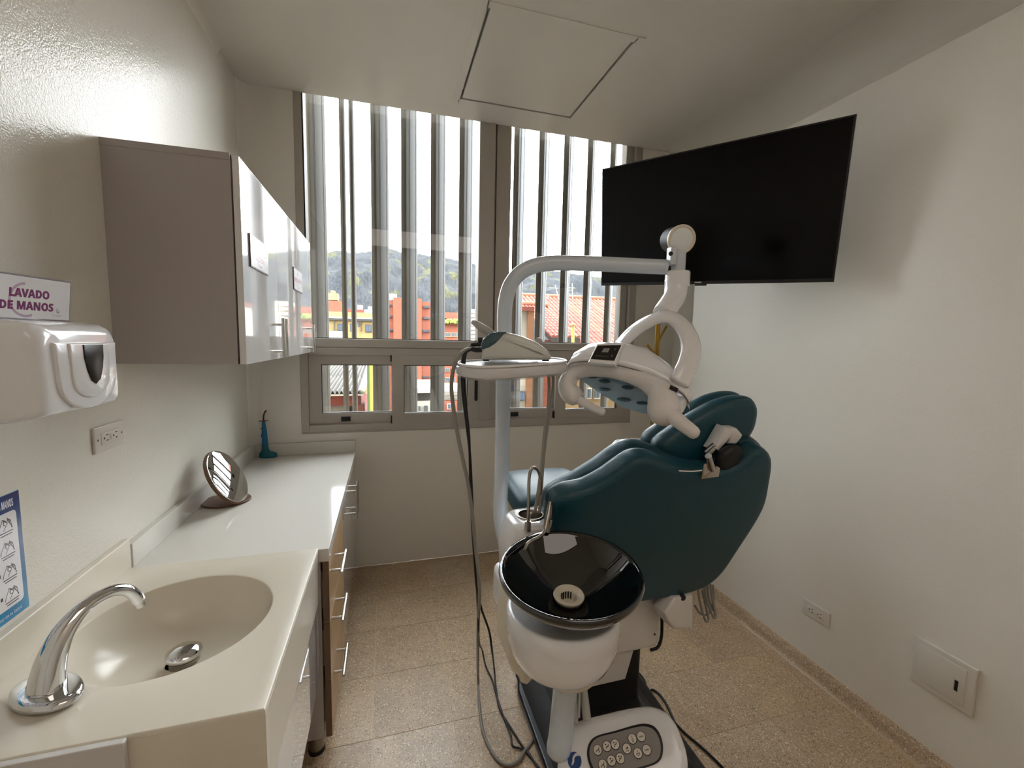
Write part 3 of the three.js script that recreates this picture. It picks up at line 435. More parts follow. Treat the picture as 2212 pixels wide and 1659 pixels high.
{ // blue curing light standing in its charger
  const c = V(-0.655, 0.726, -2.655), t = thing('curing_light', 'blue dental curing light with an orange shield standing in its charger in the worktop corner', 'curing light', c);
  const oval = (a, b, y, dx = 0) => Array.from({ length: 28 }, (_, i) => { const q = i / 28 * Math.PI * 2; return V(c.x + dx + Math.cos(q) * a, c.y + y, c.z + 0.004 + Math.sin(q) * b); });
  part('charger', loft([oval(0.045, 0.026, 0, 0.015), oval(0.046, 0.027, 0.012, 0.015), oval(0.042, 0.024, 0.024, 0.013), oval(0.022, 0.018, 0.034, 0.002), oval(0.017, 0.016, 0.05, 0), oval(0.0165, 0.0155, 0.075, 0)]), M.blueDeep, t);
  const b = part('handle', loft([oval(0.0155, 0.0145, 0.06), oval(0.0145, 0.0135, 0.1, 0), oval(0.0125, 0.012, 0.15, -0.001), oval(0.009, 0.009, 0.19, -0.003), oval(0.008, 0.008, 0.203, -0.003)]), M.blue, t);
  for (const h of [0.118, 0.127, 0.163]) part('button', new THREE.SphereGeometry(0.0036, 10, 8).translate(c.x - 0.0145, c.y + h, c.z + 0.006), M.black, b);
  part('shield', lathe([[0.004, 0], [0.024, 0.0015], [0.025, 0.003], [0.004, 0.003]], V(c.x - 0.003, c.y + 0.203, c.z + 0.004), 28), M.orangeClear, t, 'orange glare shield');
  part('light_guide', sweep([V(c.x - 0.003, c.y + 0.2, c.z + 0.004), V(c.x - 0.002, c.y + 0.232, c.z + 0.004), V(c.x + 0.003, c.y + 0.25, c.z + 0.005), V(c.x + 0.012, c.y + 0.263, c.z + 0.007)], 0.0042, { n: 16, m: 10, cap: 0.1 }), M.amberTip, t, 'dark bent light guide');
}
{ // television on its wall arm
  const n = V(-0.84068, -0.15405, 0.51916).normalize(), u = V(0.5318, -0.0537, 0.8452).normalize(), v = V().crossVectors(n, u).normalize(); u.crossVectors(v, n);
  const br = dirOf(1798, 609.4); const P = CAM.pos.clone().addScaledVector(br.normalize(), 2.04), cs = [[1301.8, 364.4], [1853.5, 245], [1297, 617.2], [1798, 609.4]].map(([a, b]) => onPlane(a, b, P, n));
  const c = cs.reduce((s, p) => s.add(p), V(0, 0, 0)).divideScalar(4), w = cs[0].distanceTo(cs[1]), h = cs[0].distanceTo(cs[2]), t = thing('television', 'large black television switched off, angled from a wall arm in the corner', 'television', c);
  const rect = (a, b) => [[-a / 2, -b / 2], [a / 2, -b / 2], [a / 2, b / 2], [-a / 2, b / 2]], Q = (k, a = 0, b = 0) => c.clone().addScaledVector(n, k).addScaledVector(u, a).addScaledVector(v, b);
  part('bezel', plate(rect(w, h), 0.014, 0.002, Q(0), u, v, { seg: 2 }), M.blackMatte, t);
  part('screen', plate(rect(w - 0.012, h - 0.02), 0.002, 0.0005, Q(0.0008, 0, 0.004), u, v, { seg: 1 }), M.screen, t);
  part('rear_housing', plate(rect(w * 0.62, h * 0.66), 0.04, 0.012, Q(-0.012, 0, -0.05), u, v, { seg: 3 }), M.blackMatte, t);
  part('maker_mark', plate(rect(0.03, 0.006), 0.0012, 0.0003, Q(0.0012, 0.0, -h / 2 + 0.008), u, v, { seg: 1 }), M.steel, t);
  part('sensor', plate(rect(0.05, 0.008), 0.006, 0.001, Q(-0.002, 0.01, -h / 2 - 0.003), u, v, { seg: 1 }), M.black, t);
  const wall = V(RW - 0.03, c.y - 0.02, Q(-0.05).z + 0.02), a0 = Q(-0.05, 0.05, -0.02);
  part('wall_arm', [rod(a0, a0.clone().lerp(wall, 0.5), 0.02), rod(a0.clone().lerp(wall, 0.5), wall, 0.02), plate(rect(0.2, 0.2), 0.01, 0.002, Q(-0.05, 0, -0.02), u, v), box(RW - 0.012, RW - 0.001, wall.y - 0.11, wall.y + 0.11, wall.z - 0.06, wall.z + 0.06, 0.003)], M.blackMatte, t);
}

// ---------------------------------------------------------------- dental chair
const CX = 0.752; // the chair's middle line runs along z towards the window
{
  const t = thing('dental_chair', 'teal upholstered dental chair seen from behind with its headrest raised', 'dental chair', V(CX, 0, -1.45));
  // floor plate and lifting column
  part('base_plate', plate([[0.478, -0.78], [0.485, -1.5], [0.53, -1.66], [0.97, -1.66], [1.005, -1.55], [0.99, -1.2], [0.985, -0.78]].map(([x, z]) => [x, -z]), 0.036, 0.01, V(0, 0.036, 0), X1, V(0, 0, -1), { seg: 3 }), M.black, t);
  part('base_cover', loft([[0.5, 0.96, -0.98, -1.6, 0.03], [0.53, 0.93, -1.02, -1.58, 0.06], [0.57, 0.9, -1.12, -1.55, 0.085]].map(([a, b, c, d, y]) => [V(a, y, c), V(b, y, c), V(b, y, d), V(a, y, d)].flatMap((p, i, r) => { const q = r[(i + 1) % 4]; return [0, 0.12, 0.5, 0.88].map((k) => p.clone().lerp(q, k)); })), { crease: 0.5 }), M.blackMatte, t);
  part('column', box(0.64, 0.9, 0.05, 0.34, -1.56, -1.3, 0.02), M.blackMatte, t);
  part('lift_cover', plateAt([[1250, 1405], [1372, 1404], [1368, 1418], [1353, 1470], [1258, 1492]], 0.24, 0.012, V(0.8, 0.3, -1.26), X1, Y1, { seg: 3 }), M.absMatte, t);
  const sb = part('seat_frame', plateAt([[1225, 1285], [1427, 1285], [1427, 1385], [1419, 1398], [1330, 1417], [1230, 1440]], 0.32, 0.012, V(0.8, 0.45, -1.21), X1, Y1, { seg: 3 }), M.absMatte, t);
  part('edge_trim', sweep([onZ(1429, 1300, -1.225), onZ(1428, 1380, -1.225), onZ(1420, 1399, -1.225), onZ(1406, 1404, -1.225)], 0.0055, { n: 20, m: 10 }), M.rubber, sb, 'black rubber edge strip');
  part('screw', cyl(onZ(1414, 1370, -1.212), onZ(1414, 1370, -1.207), 0.004, 0.003, 10), M.blackMatte, sb);
  // upholstery
  const rot = (tilt) => [X1, V(0, Math.cos(tilt), Math.sin(tilt))];
  const [u, v] = rot(0.36), n = V().crossVectors(u, v), P = V(0.757, 0.9, -1.02);
  const rear = [[1196, 1092], [1221, 1074], [1272, 1062], [1316, 1039], [1348, 1016], [1380, 997], [1411, 994], [1450, 1008], [1500, 1022], [1560, 1022], [1602, 1008], [1617, 998], [1634, 982], [1656, 976], [1671, 988], [1674, 1005], [1668, 1048], [1655, 1100], [1600, 1190], [1558, 1248], [1520, 1276], [1400, 1303], [1340, 1307], [1260, 1300], [1215, 1270], [1195, 1200], [1188, 1140]];
  part('backrest', plateAt(rear, 0.07, 0.022, P, u, v, { smooth: 110, seg: 7 }), M.teal, t);
  const fore = [[1188, 1092], [1210, 1074], [1244, 1056], [1300, 1022], [1340, 993], [1372, 977], [1405, 977], [1450, 992], [1500, 1004], [1560, 1000], [1600, 984], [1612, 968], [1628, 960], [1648, 963], [1661, 977], [1668, 1000], [1660, 1060], [1640, 1110], [1590, 1190], [1540, 1250], [1400, 1288], [1250, 1285], [1196, 1220], [1184, 1150]];
  part('back_cushion', plateAt(fore, 0.09, 0.038, P.clone().addScaledVector(n, -0.055), u, v, { smooth: 110, seg: 7 }), M.teal, t);
  const hin = [[1426, 973], [1432, 957], [1461, 934], [1494, 910], [1530, 889], [1566, 871], [1595, 862], [1617, 860], [1634, 863], [1643, 875], [1646, 888], [1639, 927], [1626, 950], [1610, 968], [1588, 985], [1540, 1005], [1480, 1012], [1440, 998]];
  const [hu, hv] = rot(0.1), HP = at(1537, 935, 1.27), hn = V().crossVectors(hu, hv);
  const h = part('headrest', plateAt(hin, 0.07, 0.03, HP, hu, hv, { smooth: 72, seg: 6 }), M.teal, t);
  const HB = HP.clone().addScaledVector(hn, -0.05), k = HP.distanceTo(CAM.pos) / HB.distanceTo(CAM.pos);
  part('head_cushion', plate(hin.map(([x, y]) => { const q = onPlane(x, y, HP, hn).sub(HP); return [q.dot(hu) * 1.02, q.dot(hv) * 1.02]; }), 0.07, 0.032, HB, hu, hv, { smooth: 72, seg: 6 }), M.teal, h);
  // headrest joint
  const J = (a, b, d) => at(a, b, d), jd = 1.225;
  part('joint_bracket', [plateAt([[1551, 958], [1571, 924], [1582, 932], [1584, 940], [1552, 976], [1541, 974]], 0.045, 0.005, J(1562, 950, jd), hu, hv), plateAt([[1575, 926], [1594, 926], [1606, 940], [1603, 947], [1592, 960], [1575, 960]], 0.04, 0.008, J(1590, 943, jd + 0.02), hu, hv)], M.absMatte, h);
  part('joint_pivot', [cyl(J(1526, 978, jd + 0.02), J(1546, 962, jd + 0.01), 0.011), cyl(J(1527, 985, jd + 0.01), J(1546, 968, jd), 0.008)], M.steelDark, h);
  part('lock_knob', lathe([[0, 0.016], [0.03, 0.015], [0.042, 0.006], [0.043, -0.008], [0.03, -0.02], [0, -0.022]], J(1575, 990, jd - 0.005), 14, new THREE.Quaternion().setFromUnitVectors(Y1, V(0.12, -0.42, 0.9).normalize())), M.blackMatte, h, 'black locking knob');
  const BP = P.clone().addScaledVector(n, 0.008), bp = (x, y) => onPlane(x, y, BP, n);
  part('slide_plate', plateAt([[1521, 1003], [1528, 1002], [1531, 1012], [1538, 1015], [1545, 1012], [1548, 1007], [1556, 1011], [1553, 1030], [1515, 1035]], 0.004, 0.0008, BP, u, v, {}), M.steel, t, 'bare steel slide plate');
  part('slide_rod', rod(bp(1530, 985), bp(1539, 1014), 0.009), M.steel, t);
  part('wire', sweep([bp(1467, 1017), bp(1480, 1018), bp(1500, 1018), bp(1516, 1016)], 0.0019, { n: 14, m: 8 }), M.abs, t, 'white wire');
  // seat and leg rest, lying towards the window
  const oval = (y, z, a, b, c = CX) => Array.from({ length: 40 }, (_, i) => { const q = i / 40 * Math.PI * 2, f = (w) => Math.sign(w) * Math.abs(w) ** 0.42; return V(c + f(Math.cos(q)) * a, y + f(Math.sin(q)) * b, z); });
  part('seat', loft([[0.6, -1.2, 0.2, 0.04], [0.6, -1.26, 0.24, 0.062], [0.61, -1.38, 0.25, 0.07], [0.635, -1.55, 0.245, 0.07], [0.65, -1.66, 0.235, 0.062], [0.655, -1.72, 0.2, 0.04]].map((q) => oval(...q))), M.teal, t);
  part('leg_rest', loft([[0.665, -1.69, 0.19, 0.04], [0.675, -1.73, 0.212, 0.062], [0.685, -1.85, 0.215, 0.066], [0.68, -2.0, 0.2, 0.062], [0.675, -2.12, 0.19, 0.052], [0.672, -2.16, 0.16, 0.03]].map((q) => oval(...q))), M.teal, t);
  part('seat_pan', box(0.56, 0.94, 0.47, 0.54, -1.68, -1.22, 0.02), M.absMatte, t);
  // instrument holder on the right with hanging hose loops
  const a = part('holder_block', plateAt([[1437, 1326], [1458, 1292], [1498, 1285], [1498, 1352], [1492, 1357], [1459, 1361], [1443, 1342]], 0.055, 0.008, at(1470, 1330, 1.42), V(0.98, 0, -0.2).normalize(), Y1, { seg: 3 }), M.absMatte, t);
  part('screw', [cyl(at(1442, 1332, 1.418), at(1440.5, 1332, 1.408), 0.008, 0.007, 14), cyl(at(1474, 1290, 1.425), at(1474, 1291, 1.414), 0.011, 0.009, 16)], M.blackMatte, a);
  part('bracket', plateAt([[1425, 1300], [1446, 1300], [1438, 1318], [1428, 1306]], 0.02, 0.002, at(1434, 1306, 1.46), X1, Y1), M.steelDark, t);
}
{
  const t = thing('hose_bundle', 'loops of thin grey hose hanging under the right side of the teal chair', 'hose', at(1524, 1270, 1.5));
  const L = [[[1507, 1268], [1512, 1300], [1520, 1330], [1526, 1343], [1530, 1338], [1525, 1310], [1517, 1275]], [[1520, 1262], [1528, 1300], [1538, 1326], [1543, 1336], [1545, 1330], [1540, 1300], [1534, 1262]], [[1501, 1308], [1512, 1324], [1524, 1328], [1536, 1318], [1541, 1296], [1540, 1264]], [[1528, 1263], [1530, 1290], [1536, 1310], [1541, 1318]]];
  L.forEach((l, i) => part('hose', sweep(l.map(([x, y], k) => at(x, y, 1.5 + 0.015 * i + 0.006 * k)), 0.0042, { n: 40, m: 8 }), M.cordGrey, t));
}

// ---------------------------------------------------------------- spittoon unit
{
  const C = at(1232, 1230, 0.97), t = thing('spittoon', 'spittoon unit with a black glass bowl on a white pedestal beside the teal chair', 'spittoon', V(C.x, 0.46, C.z - 0.05));
  const tilt = new THREE.Quaternion().setFromUnitVectors(Y1, V(-0.03, 1, 0.11).normalize());
  part('bowl', lathe([[0.03, -0.08], [0.07, -0.066], [0.115, -0.036], [0.146, -0.006], [0.151, 0.001], [0.157, 0.002], [0.1605, -0.004], [0.158, -0.014], [0.146, -0.03], [0.13, -0.043], [0.11, -0.058], [0.06, -0.09], [0.03, -0.096]], C, 72, tilt), M.blackGlass, t, 'black glass bowl');
  const D = C.clone().add(V(0, -0.078, 0.0).applyQuaternion(tilt));
  const dr = part('drain_cup', lathe([[0.0, -0.024], [0.016, -0.024], [0.018, -0.006], [0.022, 0.003], [0.034, 0.006], [0.0355, 0.003], [0.034, -0.002], [0.03, -0.006]], D.clone().add(V(0, 0.008, 0)), 32, tilt), M.cream, t, 'cream drain cup');
  for (let k = 0; k < 5; k++) { const a = -0.7 + k * 0.35; part('drain_slot', orient(new THREE.CylinderGeometry(0.0016, 0.0016, 0.016, 6), D.clone().add(V(Math.sin(a) * 0.0172, -0.005, -Math.cos(a) * 0.0172)), D.clone().add(V(Math.sin(a) * 0.0172, 0.008, -Math.cos(a) * 0.0172))), M.blackMatte, dr); }
  const y = C.y;
  part('pedestal', lathe([[0.04, -0.105], [0.1, -0.092], [0.122, -0.084], [0.13, -0.086], [0.1335, -0.1], [0.133, -0.122], [0.1305, -0.125], [0.1295, -0.148], [0.124, -0.175], [0.113, -0.198], [0.098, -0.214], [0.078, -0.225], [0.05, -0.23], [0.0, -0.23]].map(([r, q]) => [r * 0.965, q]), V(C.x - 0.012, y, C.z - 0.006), 64), M.abs, t);
  part('lower_collar', lathe([[0.083, -0.2], [0.08, -0.224], [0.066, -0.243], [0.05, -0.254], [0.0, -0.256]], V(C.x + 0.002, y, C.z + 0.0), 48), M.cream, t);
  // tall cream rear shell with a wavy foot
  part('rear_shell', plateAt([[1114, 1300], [1109, 1320], [1101, 1400], [1102, 1440], [1112, 1466], [1124, 1474], [1130, 1488], [1142, 1491], [1152, 1482], [1160, 1466], [1190, 1455], [1230, 1458], [1240, 1400], [1235, 1330], [1200, 1304]], 0.16, 0.03, V(0.4, 0.7, C.z - 0.11), X1, Y1, { seg: 6 }), M.cream, t);
  // head block behind the bowl with the metal cup well
  const W = at(1146, 1114, 1.2), ring = (s, yy, dx = 0, dz = 0, pw = 0.55) => Array.from({ length: 40 }, (_, i) => { const q = i / 40 * Math.PI * 2, f = (w) => Math.sign(w) * Math.abs(w) ** pw; return V(W.x + dx + f(Math.cos(q)) * s, yy, W.z + dz + f(Math.sin(q)) * s * 1.1); });
  part('head_block', loft([ring(0.031, W.y - 0.05, 0, 0, 1), ring(0.0325, W.y - 0.002, 0, 0, 1), ring(0.038, W.y + 0.001, 0, 0, 1), ring(0.056, W.y - 0.002, 0, 0, 0.7), ring(0.065, W.y - 0.012, 0.001, -0.002), ring(0.074, W.y - 0.05, 0.002, -0.01), ring(0.082, W.y - 0.11, 0.008, -0.024), ring(0.086, W.y - 0.2, 0.02, -0.03), ring(0.086, W.y - 0.36, 0.04, -0.03)]), M.abs, t);
  const well = part('cup_well', lathe([[0.026, -0.045], [0.031, -0.01], [0.0325, 0.0045], [0.037, 0.005], [0.039, 0.002], [0.039, 0]], W, 40), M.steelDark, t, 'steel cup well');
  part('well_floor', cyl(W.clone().add(V(0, -0.0495, 0)), W.clone().add(V(0, -0.046, 0)), 0.0285, 0.0285, 28), std('#2b2724', 0.45), well);
  // cup filler and rinse pipes
  const fd = 1.13, fp = (x, yy, d = fd) => at(x, yy, d);
  const f = part('cup_filler', sweep([fp(1140.5, 1142), fp(1142, 1085), fp(1143.5, 1028), fp(1147, 1015), fp(1153, 1010, fd + 0.005), fp(1161, 1015, fd + 0.012), fp(1167, 1030, fd + 0.017), fp(1167.5, 1050, fd + 0.02), fp(1166.5, 1068, fd + 0.022)], 0.0042, { n: 60, m: 12, cap: 0.1 }), M.steelDark, t, 'bent steel cup filler pipe');
  part('ferrule', cyl(fp(1140, 1146), fp(1140.6, 1126), 0.009, 0.0085, 16), M.steelDark, f);
  const rd = 1.075;
  const rp = part('rinse_pipe', sweep([fp(1188.5, 1084, rd + 0.03), fp(1185, 1105, rd + 0.02), fp(1180, 1130, rd + 0.005), fp(1175, 1150, rd - 0.01), fp(1164, 1160, rd - 0.025), fp(1150, 1167, rd - 0.04), fp(1139, 1176, rd - 0.05), fp(1134, 1188, rd - 0.055)], (k) => 0.0044 + 0.0026 * Math.exp(-(((k - 0.25) / 0.16) ** 2)), { n: 50, m: 12, cap: 0.1 }), M.steelDark, t, 'curved steel bowl rinse pipe');
  part('pipe_clamp', cyl(fp(1187, 1138, rd + 0.02), fp(1189, 1122, rd + 0.022), 0.006, 0.006, 12), M.steelDark, rp);
  part('rinse_stand', cyl(fp(1185, 1150, rd + 0.03), fp(1190, 1090, rd + 0.034), 0.005, 0.0045, 12), M.steelDark, rp);
  // supply arm down to the keypad
  part('support_arm', sweep([at(1222, 1480, 1.0), at(1216, 1540, 1.0), at(1210, 1600, 0.99), at(1206, 1618, 0.985)], 0.028, { n: 20, m: 20, cap: 0.8 }), M.greyPaint, t, 'pale grey hanging arm');
  part('support_rod', [cyl(at(1252, 1472, 1.03), at(1250, 1550, 1.0), 0.0035, 0.0035, 10), cyl(at(1240, 1480, 1.04), at(1236, 1560, 1.0), 0.012, 0.014, 14), cyl(at(1258, 1474, 1.04), at(1268, 1555, 1.0), 0.01, 0.01, 14)], M.greyPlastic, t);
  // pipe from the unit's back to the lamp pole
  part('pole_socket', cyl(V(0.4, 0.56, -1.265), V(0.4, 0.7, -1.265), 0.034, 0.032, 24), M.abs, t);
  part('unit_bridge', box(0.32, 0.56, 0.56, 0.7, -1.3, -0.98, 0.03), M.abs, t);
}
{ // assistant's keypad on the end of the arm
  const P = at(1345, 1600, 0.98), right = at(1445, 1572, 0.98).sub(at(1245, 1624, 0.98)).normalize();
  let n = V(-0.1, 0.86, 0.5).normalize(); n.addScaledVector(right, -n.dot(right)).normalize(); const v = V().crossVectors(n, right).normalize();
  const t = thing('control_keypad', 'white control keypad with a grey panel of round symbol buttons', 'keypad', P.clone());
  const body = [[1203, 1640], [1207, 1612], [1214, 1588], [1228, 1566], [1246, 1555], [1300, 1540], [1352, 1528], [1392, 1522], [1415, 1524], [1442, 1538], [1460, 1560], [1474, 1592], [1484, 1625], [1487, 1660], [1482, 1700], [1440, 1730], [1300, 1750], [1215, 1740], [1202, 1690]];
  part('body', plateAt(body, 0.045, 0.018, P, right, v, { smooth: 90, seg: 6 }), M.abs, t);
  const pan = [[1268, 1628], [1272, 1606], [1284, 1592], [1330, 1578], [1380, 1564], [1395, 1563], [1412, 1568], [1424, 1582], [1432, 1608], [1430, 1634], [1422, 1646], [1400, 1656], [1330, 1674], [1300, 1678], [1284, 1672], [1274, 1655]];
  const Q = P.clone().addScaledVector(n, 0.003), key = canvasTex(64, 64, (x) => { x.fillStyle = '#8e8884'; x.fillRect(0, 0, 64, 64); });
  part('panel_rim', plateAt(pan, 0.004, 0.001, Q, right, v, { smooth: 80, seg: 2 }), M.blackMatte, t);
  const cen = [1350, 1621], inn = pan.map(([x, y]) => [cen[0] + (x - cen[0]) * 0.94, cen[1] + (y - cen[1]) * 0.9]);
  const pn = part('panel', plateAt(inn, 0.004, 0.0005, Q.clone().addScaledVector(n, 0.0012), right, v, { smooth: 80, seg: 1 }), std('#85807c', 0.4), t);
  const keys = [[1291, 1620, 0], [1311, 1612, 1], [1329, 1608, 2], [1354, 1617, 3], [1366, 1596, 4], [1385, 1591, 5], [1302, 1652, 0], [1321, 1643, 1], [1340, 1638, 2], [1378, 1627, 6], [1397, 1620, 7]];
  const art = [ (x) => { x.beginPath(); x.moveTo(18, 44); x.quadraticCurveTo(30, 26, 34, 34); x.quadraticCurveTo(40, 44, 46, 20); x.stroke(); x.beginPath(); x.moveTo(38, 50); x.lineTo(44, 42); x.stroke(); },
    (x) => { x.beginPath(); x.arc(25, 20, 5, 0, 7); x.fill(); x.beginPath(); x.moveTo(22, 46); x.quadraticCurveTo(32, 26, 36, 36); x.quadraticCurveTo(42, 42, 46, 24); x.stroke(); },
    (x) => { x.beginPath(); x.arc(25, 20, 5, 0, 7); x.fill(); x.beginPath(); x.moveTo(20, 48); x.quadraticCurveTo(26, 30, 34, 34); x.quadraticCurveTo(40, 34, 44, 20); x.stroke(); },
    (x) => { x.beginPath(); x.moveTo(22, 34); x.lineTo(40, 20); x.lineTo(44, 34); x.closePath(); x.fill(); x.lineWidth = 3; for (let k = 0; k < 3; k++) { x.beginPath(); x.moveTo(24 + k * 8, 40); x.lineTo(20 + k * 10, 50); x.stroke(); } },
    (x) => { x.lineWidth = 3; x.strokeRect(27, 32, 10, 20); x.beginPath(); x.moveTo(32, 12); x.lineTo(32, 24); x.stroke(); }, (x) => { x.font = 'bold 15px sans-serif'; x.textAlign = 'center'; x.fillText('HIGH', 32, 38); },
    (x) => { x.lineWidth = 3; x.beginPath(); x.arc(32, 32, 14, 0.1, 3.04); x.closePath(); x.stroke(); x.beginPath(); x.moveTo(32, 14); x.lineTo(32, 26); x.stroke(); }, (x) => { x.font = 'bold 16px sans-serif'; x.textAlign = 'center'; x.fillText('LOW', 32, 38); }];
  const mats = art.map((f) => std('#ffffff', 0.35, { map: canvasTex(64, 64, (x) => { x.fillStyle = '#d3cbbd'; x.fillRect(0, 0, 64, 64); x.strokeStyle = x.fillStyle = '#1b1714'; x.lineWidth = 5; x.lineCap = 'round'; f(x); }) }));
  const nn = n, Q2 = Q.clone().addScaledVector(n, 0.0024);
  keys.forEach(([x, y, k]) => {
    const c = onPlane(x, y, Q2, n), disc = (r, d) => { const g = new THREE.CylinderGeometry(r, r, 0.0014, 24); g.rotateX(Math.PI / 2); g.applyMatrix4(new THREE.Matrix4().makeBasis(right, v, n)); g.translate(c.x + n.x * d, c.y + n.y * d, c.z + n.z * d); return g; };
    const b = part('button', disc(0.0098, 0), M.blackMatte, pn);
    const g = new THREE.CircleGeometry(0.0088, 24); g.applyMatrix4(new THREE.Matrix4().makeBasis(right, v, n)); g.translate(c.x + n.x * 0.001, c.y + n.y * 0.001, c.z + n.z * 0.001); g.userData = {};
    part('button_face', g, mats[k], pn);
  });
  const lg = canvasTex(128, 128, (x) => { x.fillStyle = '#d9d6d3'; x.fillRect(0, 0, 128, 128); x.fillStyle = '#143f7c'; x.beginPath(); x.arc(64, 64, 60, 0, 7); x.fill(); x.fillStyle = '#d9d6d3'; x.beginPath(); x.moveTo(122, 14); x.bezierCurveTo(70, 10, 48, 40, 46, 60); x.lineTo(28, 92); x.bezierCurveTo(58, 84, 62, 70, 64, 58); x.bezierCurveTo(72, 36, 96, 34, 122, 44); x.fill(); });
  const c = onPlane(1241, 1643, P.clone().addScaledVector(n, 0.0005), n), g = new THREE.CircleGeometry(0.0165, 32); g.applyMatrix4(new THREE.Matrix4().makeBasis(right, v, n)); g.translate(c.x, c.y, c.z);
  part('emblem', g, std('#ffffff', 0.3, { map: lg }), t, 'round blue emblem');
}

// ---------------------------------------------------------------- lamp pole, lamp, tray and scaler
{
  const px = 0.3439, pz = -1.2838, t = thing('dental_lamp', 'white dental lamp on a bent grey pole hanging over the teal chair', 'lamp', V(px, 0.86, pz));
  const end = at(1438, 577, 1.335);
  part('pole', sweep([V(px + 0.06, 0.66, pz + 0.02), V(px + 0.015, 0.76, pz + 0.005), V(px, 0.84, pz), V(px, 1.0, pz), V(px, 1.2, pz), V(px, 1.4, pz), V(px, 1.5, pz), at(1093, 646, 1.309), at(1102, 617, 1.308), at(1122, 591, 1.308), at(1151, 575.5, 1.31), at(1186, 569, 1.313), at(1260, 569, 1.32), at(1350, 573, 1.328), end], 0.0228, { n: 150, m: 28, cap: 0.05 }), M.greyPaint, t, 'grey painted pole bent into a level arm');
  const T = at(1464, 600, 1.33), T1 = V(T.x, at(1464, 543, 1.33).y, T.z);
  const jt = part('pivot_tube', cyl(V(T.x, T.y - 0.04, T.z), T1, 0.0205, 0.0205, 28), M.greyPaint, t);
  part('pivot_bracket', [box(T.x - 0.036, T.x - 0.016, T.y + 0.035, T.y + 0.09, T.z - 0.014, T.z + 0.014, 0.005)], M.greyPaint, jt);
  part('pivot_screw', cyl(at(1449, 548, 1.31), at(1449, 548, 1.302), 0.0065, 0.0065, 14), M.blackMatte, jt);
  // round can with a small mirror in its end, facing the camera
  const mc = at(1473, 517, 1.31), md = CAM.pos.clone().sub(mc).normalize().add(V(0.42, 0.06, 0)).normalize(), mb = mc.clone().addScaledVector(md, -0.075);
  const can = part('camera_can', cyl(mb, mc.clone().addScaledVector(md, -0.004), 0.038, 0.04, 36), M.blackMatte, t, 'dark round can');
  const q = new THREE.Quaternion().setFromUnitVectors(Y1, md);
  part('can_rim', lathe([[0.0335, 0.001], [0.036, 0.004], [0.0415, 0.004], [0.043, 0], [0.0425, -0.009], [0.04, -0.01]], mc, 40, q), M.cream, can, 'cream rim');
  part('can_mirror', lathe([[0, 0.0012], [0.034, 0.0012], [0.034, 0]], mc, 36, q), M.mirror, can, 'small round mirror');
  // collar and swan elbow
  const c0 = V(T.x - 0.001, at(1462, 588, 1.33).y, T.z), c1 = V(T.x - 0.001, at(1461, 618, 1.33).y, T.z);
  part('collar', lathe([[0.02, 0.003], [0.0345, 0.002], [0.0365, -0.002], [0.0372, -0.041], [0.0355, -0.044], [0.02, -0.044]], c0, 40), M.abs, t);
  part('elbow', sweep([at(1461, 606, 1.33), at(1460, 626, 1.328), at(1457, 640, 1.322), at(1447, 656, 1.31), at(1437, 670, 1.295), at(1432, 678, 1.288)], (k) => 0.0345 - 0.004 * k, { n: 30, m: 28, cap: 0.1 }), M.abs, t);
  // ring yoke: an open flat hoop from the head's left back, over the top and down its right side
  part('yoke', sweep([at(1322, 775, 1.3), at(1336, 752, 1.295), at(1362, 722, 1.285), at(1395, 698, 1.275), at(1430, 684, 1.265), at(1455, 688, 1.25), at(1474, 704, 1.23), at(1488, 728, 1.205), at(1493, 756, 1.18), at(1487, 785, 1.16), at(1476, 808, 1.145), at(1468, 826, 1.135)], (k) => [0.03 - 0.006 * Math.abs(k - 0.45), 0.0145], { n: 90, m: 22, up: V(-0.2, 1, 0.1), pw: 0.75 }), M.abs, t);
  // head: rim from the left lobe over to the right lobe
  const rimPts = [at(1240, 856, 1.235), at(1230, 846, 1.24), at(1226, 828, 1.245), at(1238, 808, 1.245), at(1268, 799, 1.235), at(1310, 800, 1.215), at(1355, 810, 1.19), at(1395, 826, 1.16), at(1422, 845, 1.13), at(1432, 868, 1.105), at(1434, 888, 1.09)];
  const rw = (k) => { const l = Math.exp(-((k / 0.16) ** 2)), r = Math.exp(-(((k - 1) / 0.22) ** 2)); return [0.0215 + 0.01 * l + 0.02 * r, 0.016 + 0.009 * l + 0.024 * r]; };
  part('rim', sweep(rimPts, rw, { n: 90, m: 26, up: V(-0.5, 0.2, -0.8), cap: 0.9 }), M.absMatte, t, 'grey white front rim');
  // cover shell behind the rim: lofted across the head
  const A = [[1219, 800], [1230, 782], [1262, 776], [1300, 778], [1350, 788], [1400, 803], [1445, 826], [1478, 850], [1490, 868]], B = [[1226, 790], [1240, 764], [1272, 744], [1300, 741], [1345, 741], [1392, 750], [1438, 784], [1475, 824], [1489, 858]];
  const rings = A.map(([ax, ay], i) => { const k = i / 8, d = 1.243 - 0.125 * k ** 1.2, a = at(ax, ay, d - 0.012), b = at(B[i][0], B[i][1], d + 0.075), under = at(ax * 0.7 + B[i][0] * 0.3, Math.max(ay, B[i][1]) + 16, d + 0.06), low = at(ax, ay + 13, d + 0.008); const out = []; const cpts = [low, a, a.clone().lerp(b, 0.5).add(V(0, 0.012, 0.012)), b, b.clone().lerp(under, 0.5).add(V(0, 0.002, -0.012)), under]; return spline(cpts, 30, true); });
  const cover = part('cover', loft(rings), M.abs, t, 'glossy white lamp cover');
  part('seam', sweep(A.map(([x, y], i) => at(x, y + 5, 1.243 - 0.125 * (i / 8) ** 1.2 - 0.0145)), 0.0014, { n: 80, m: 6 }), M.frameDark, cover);
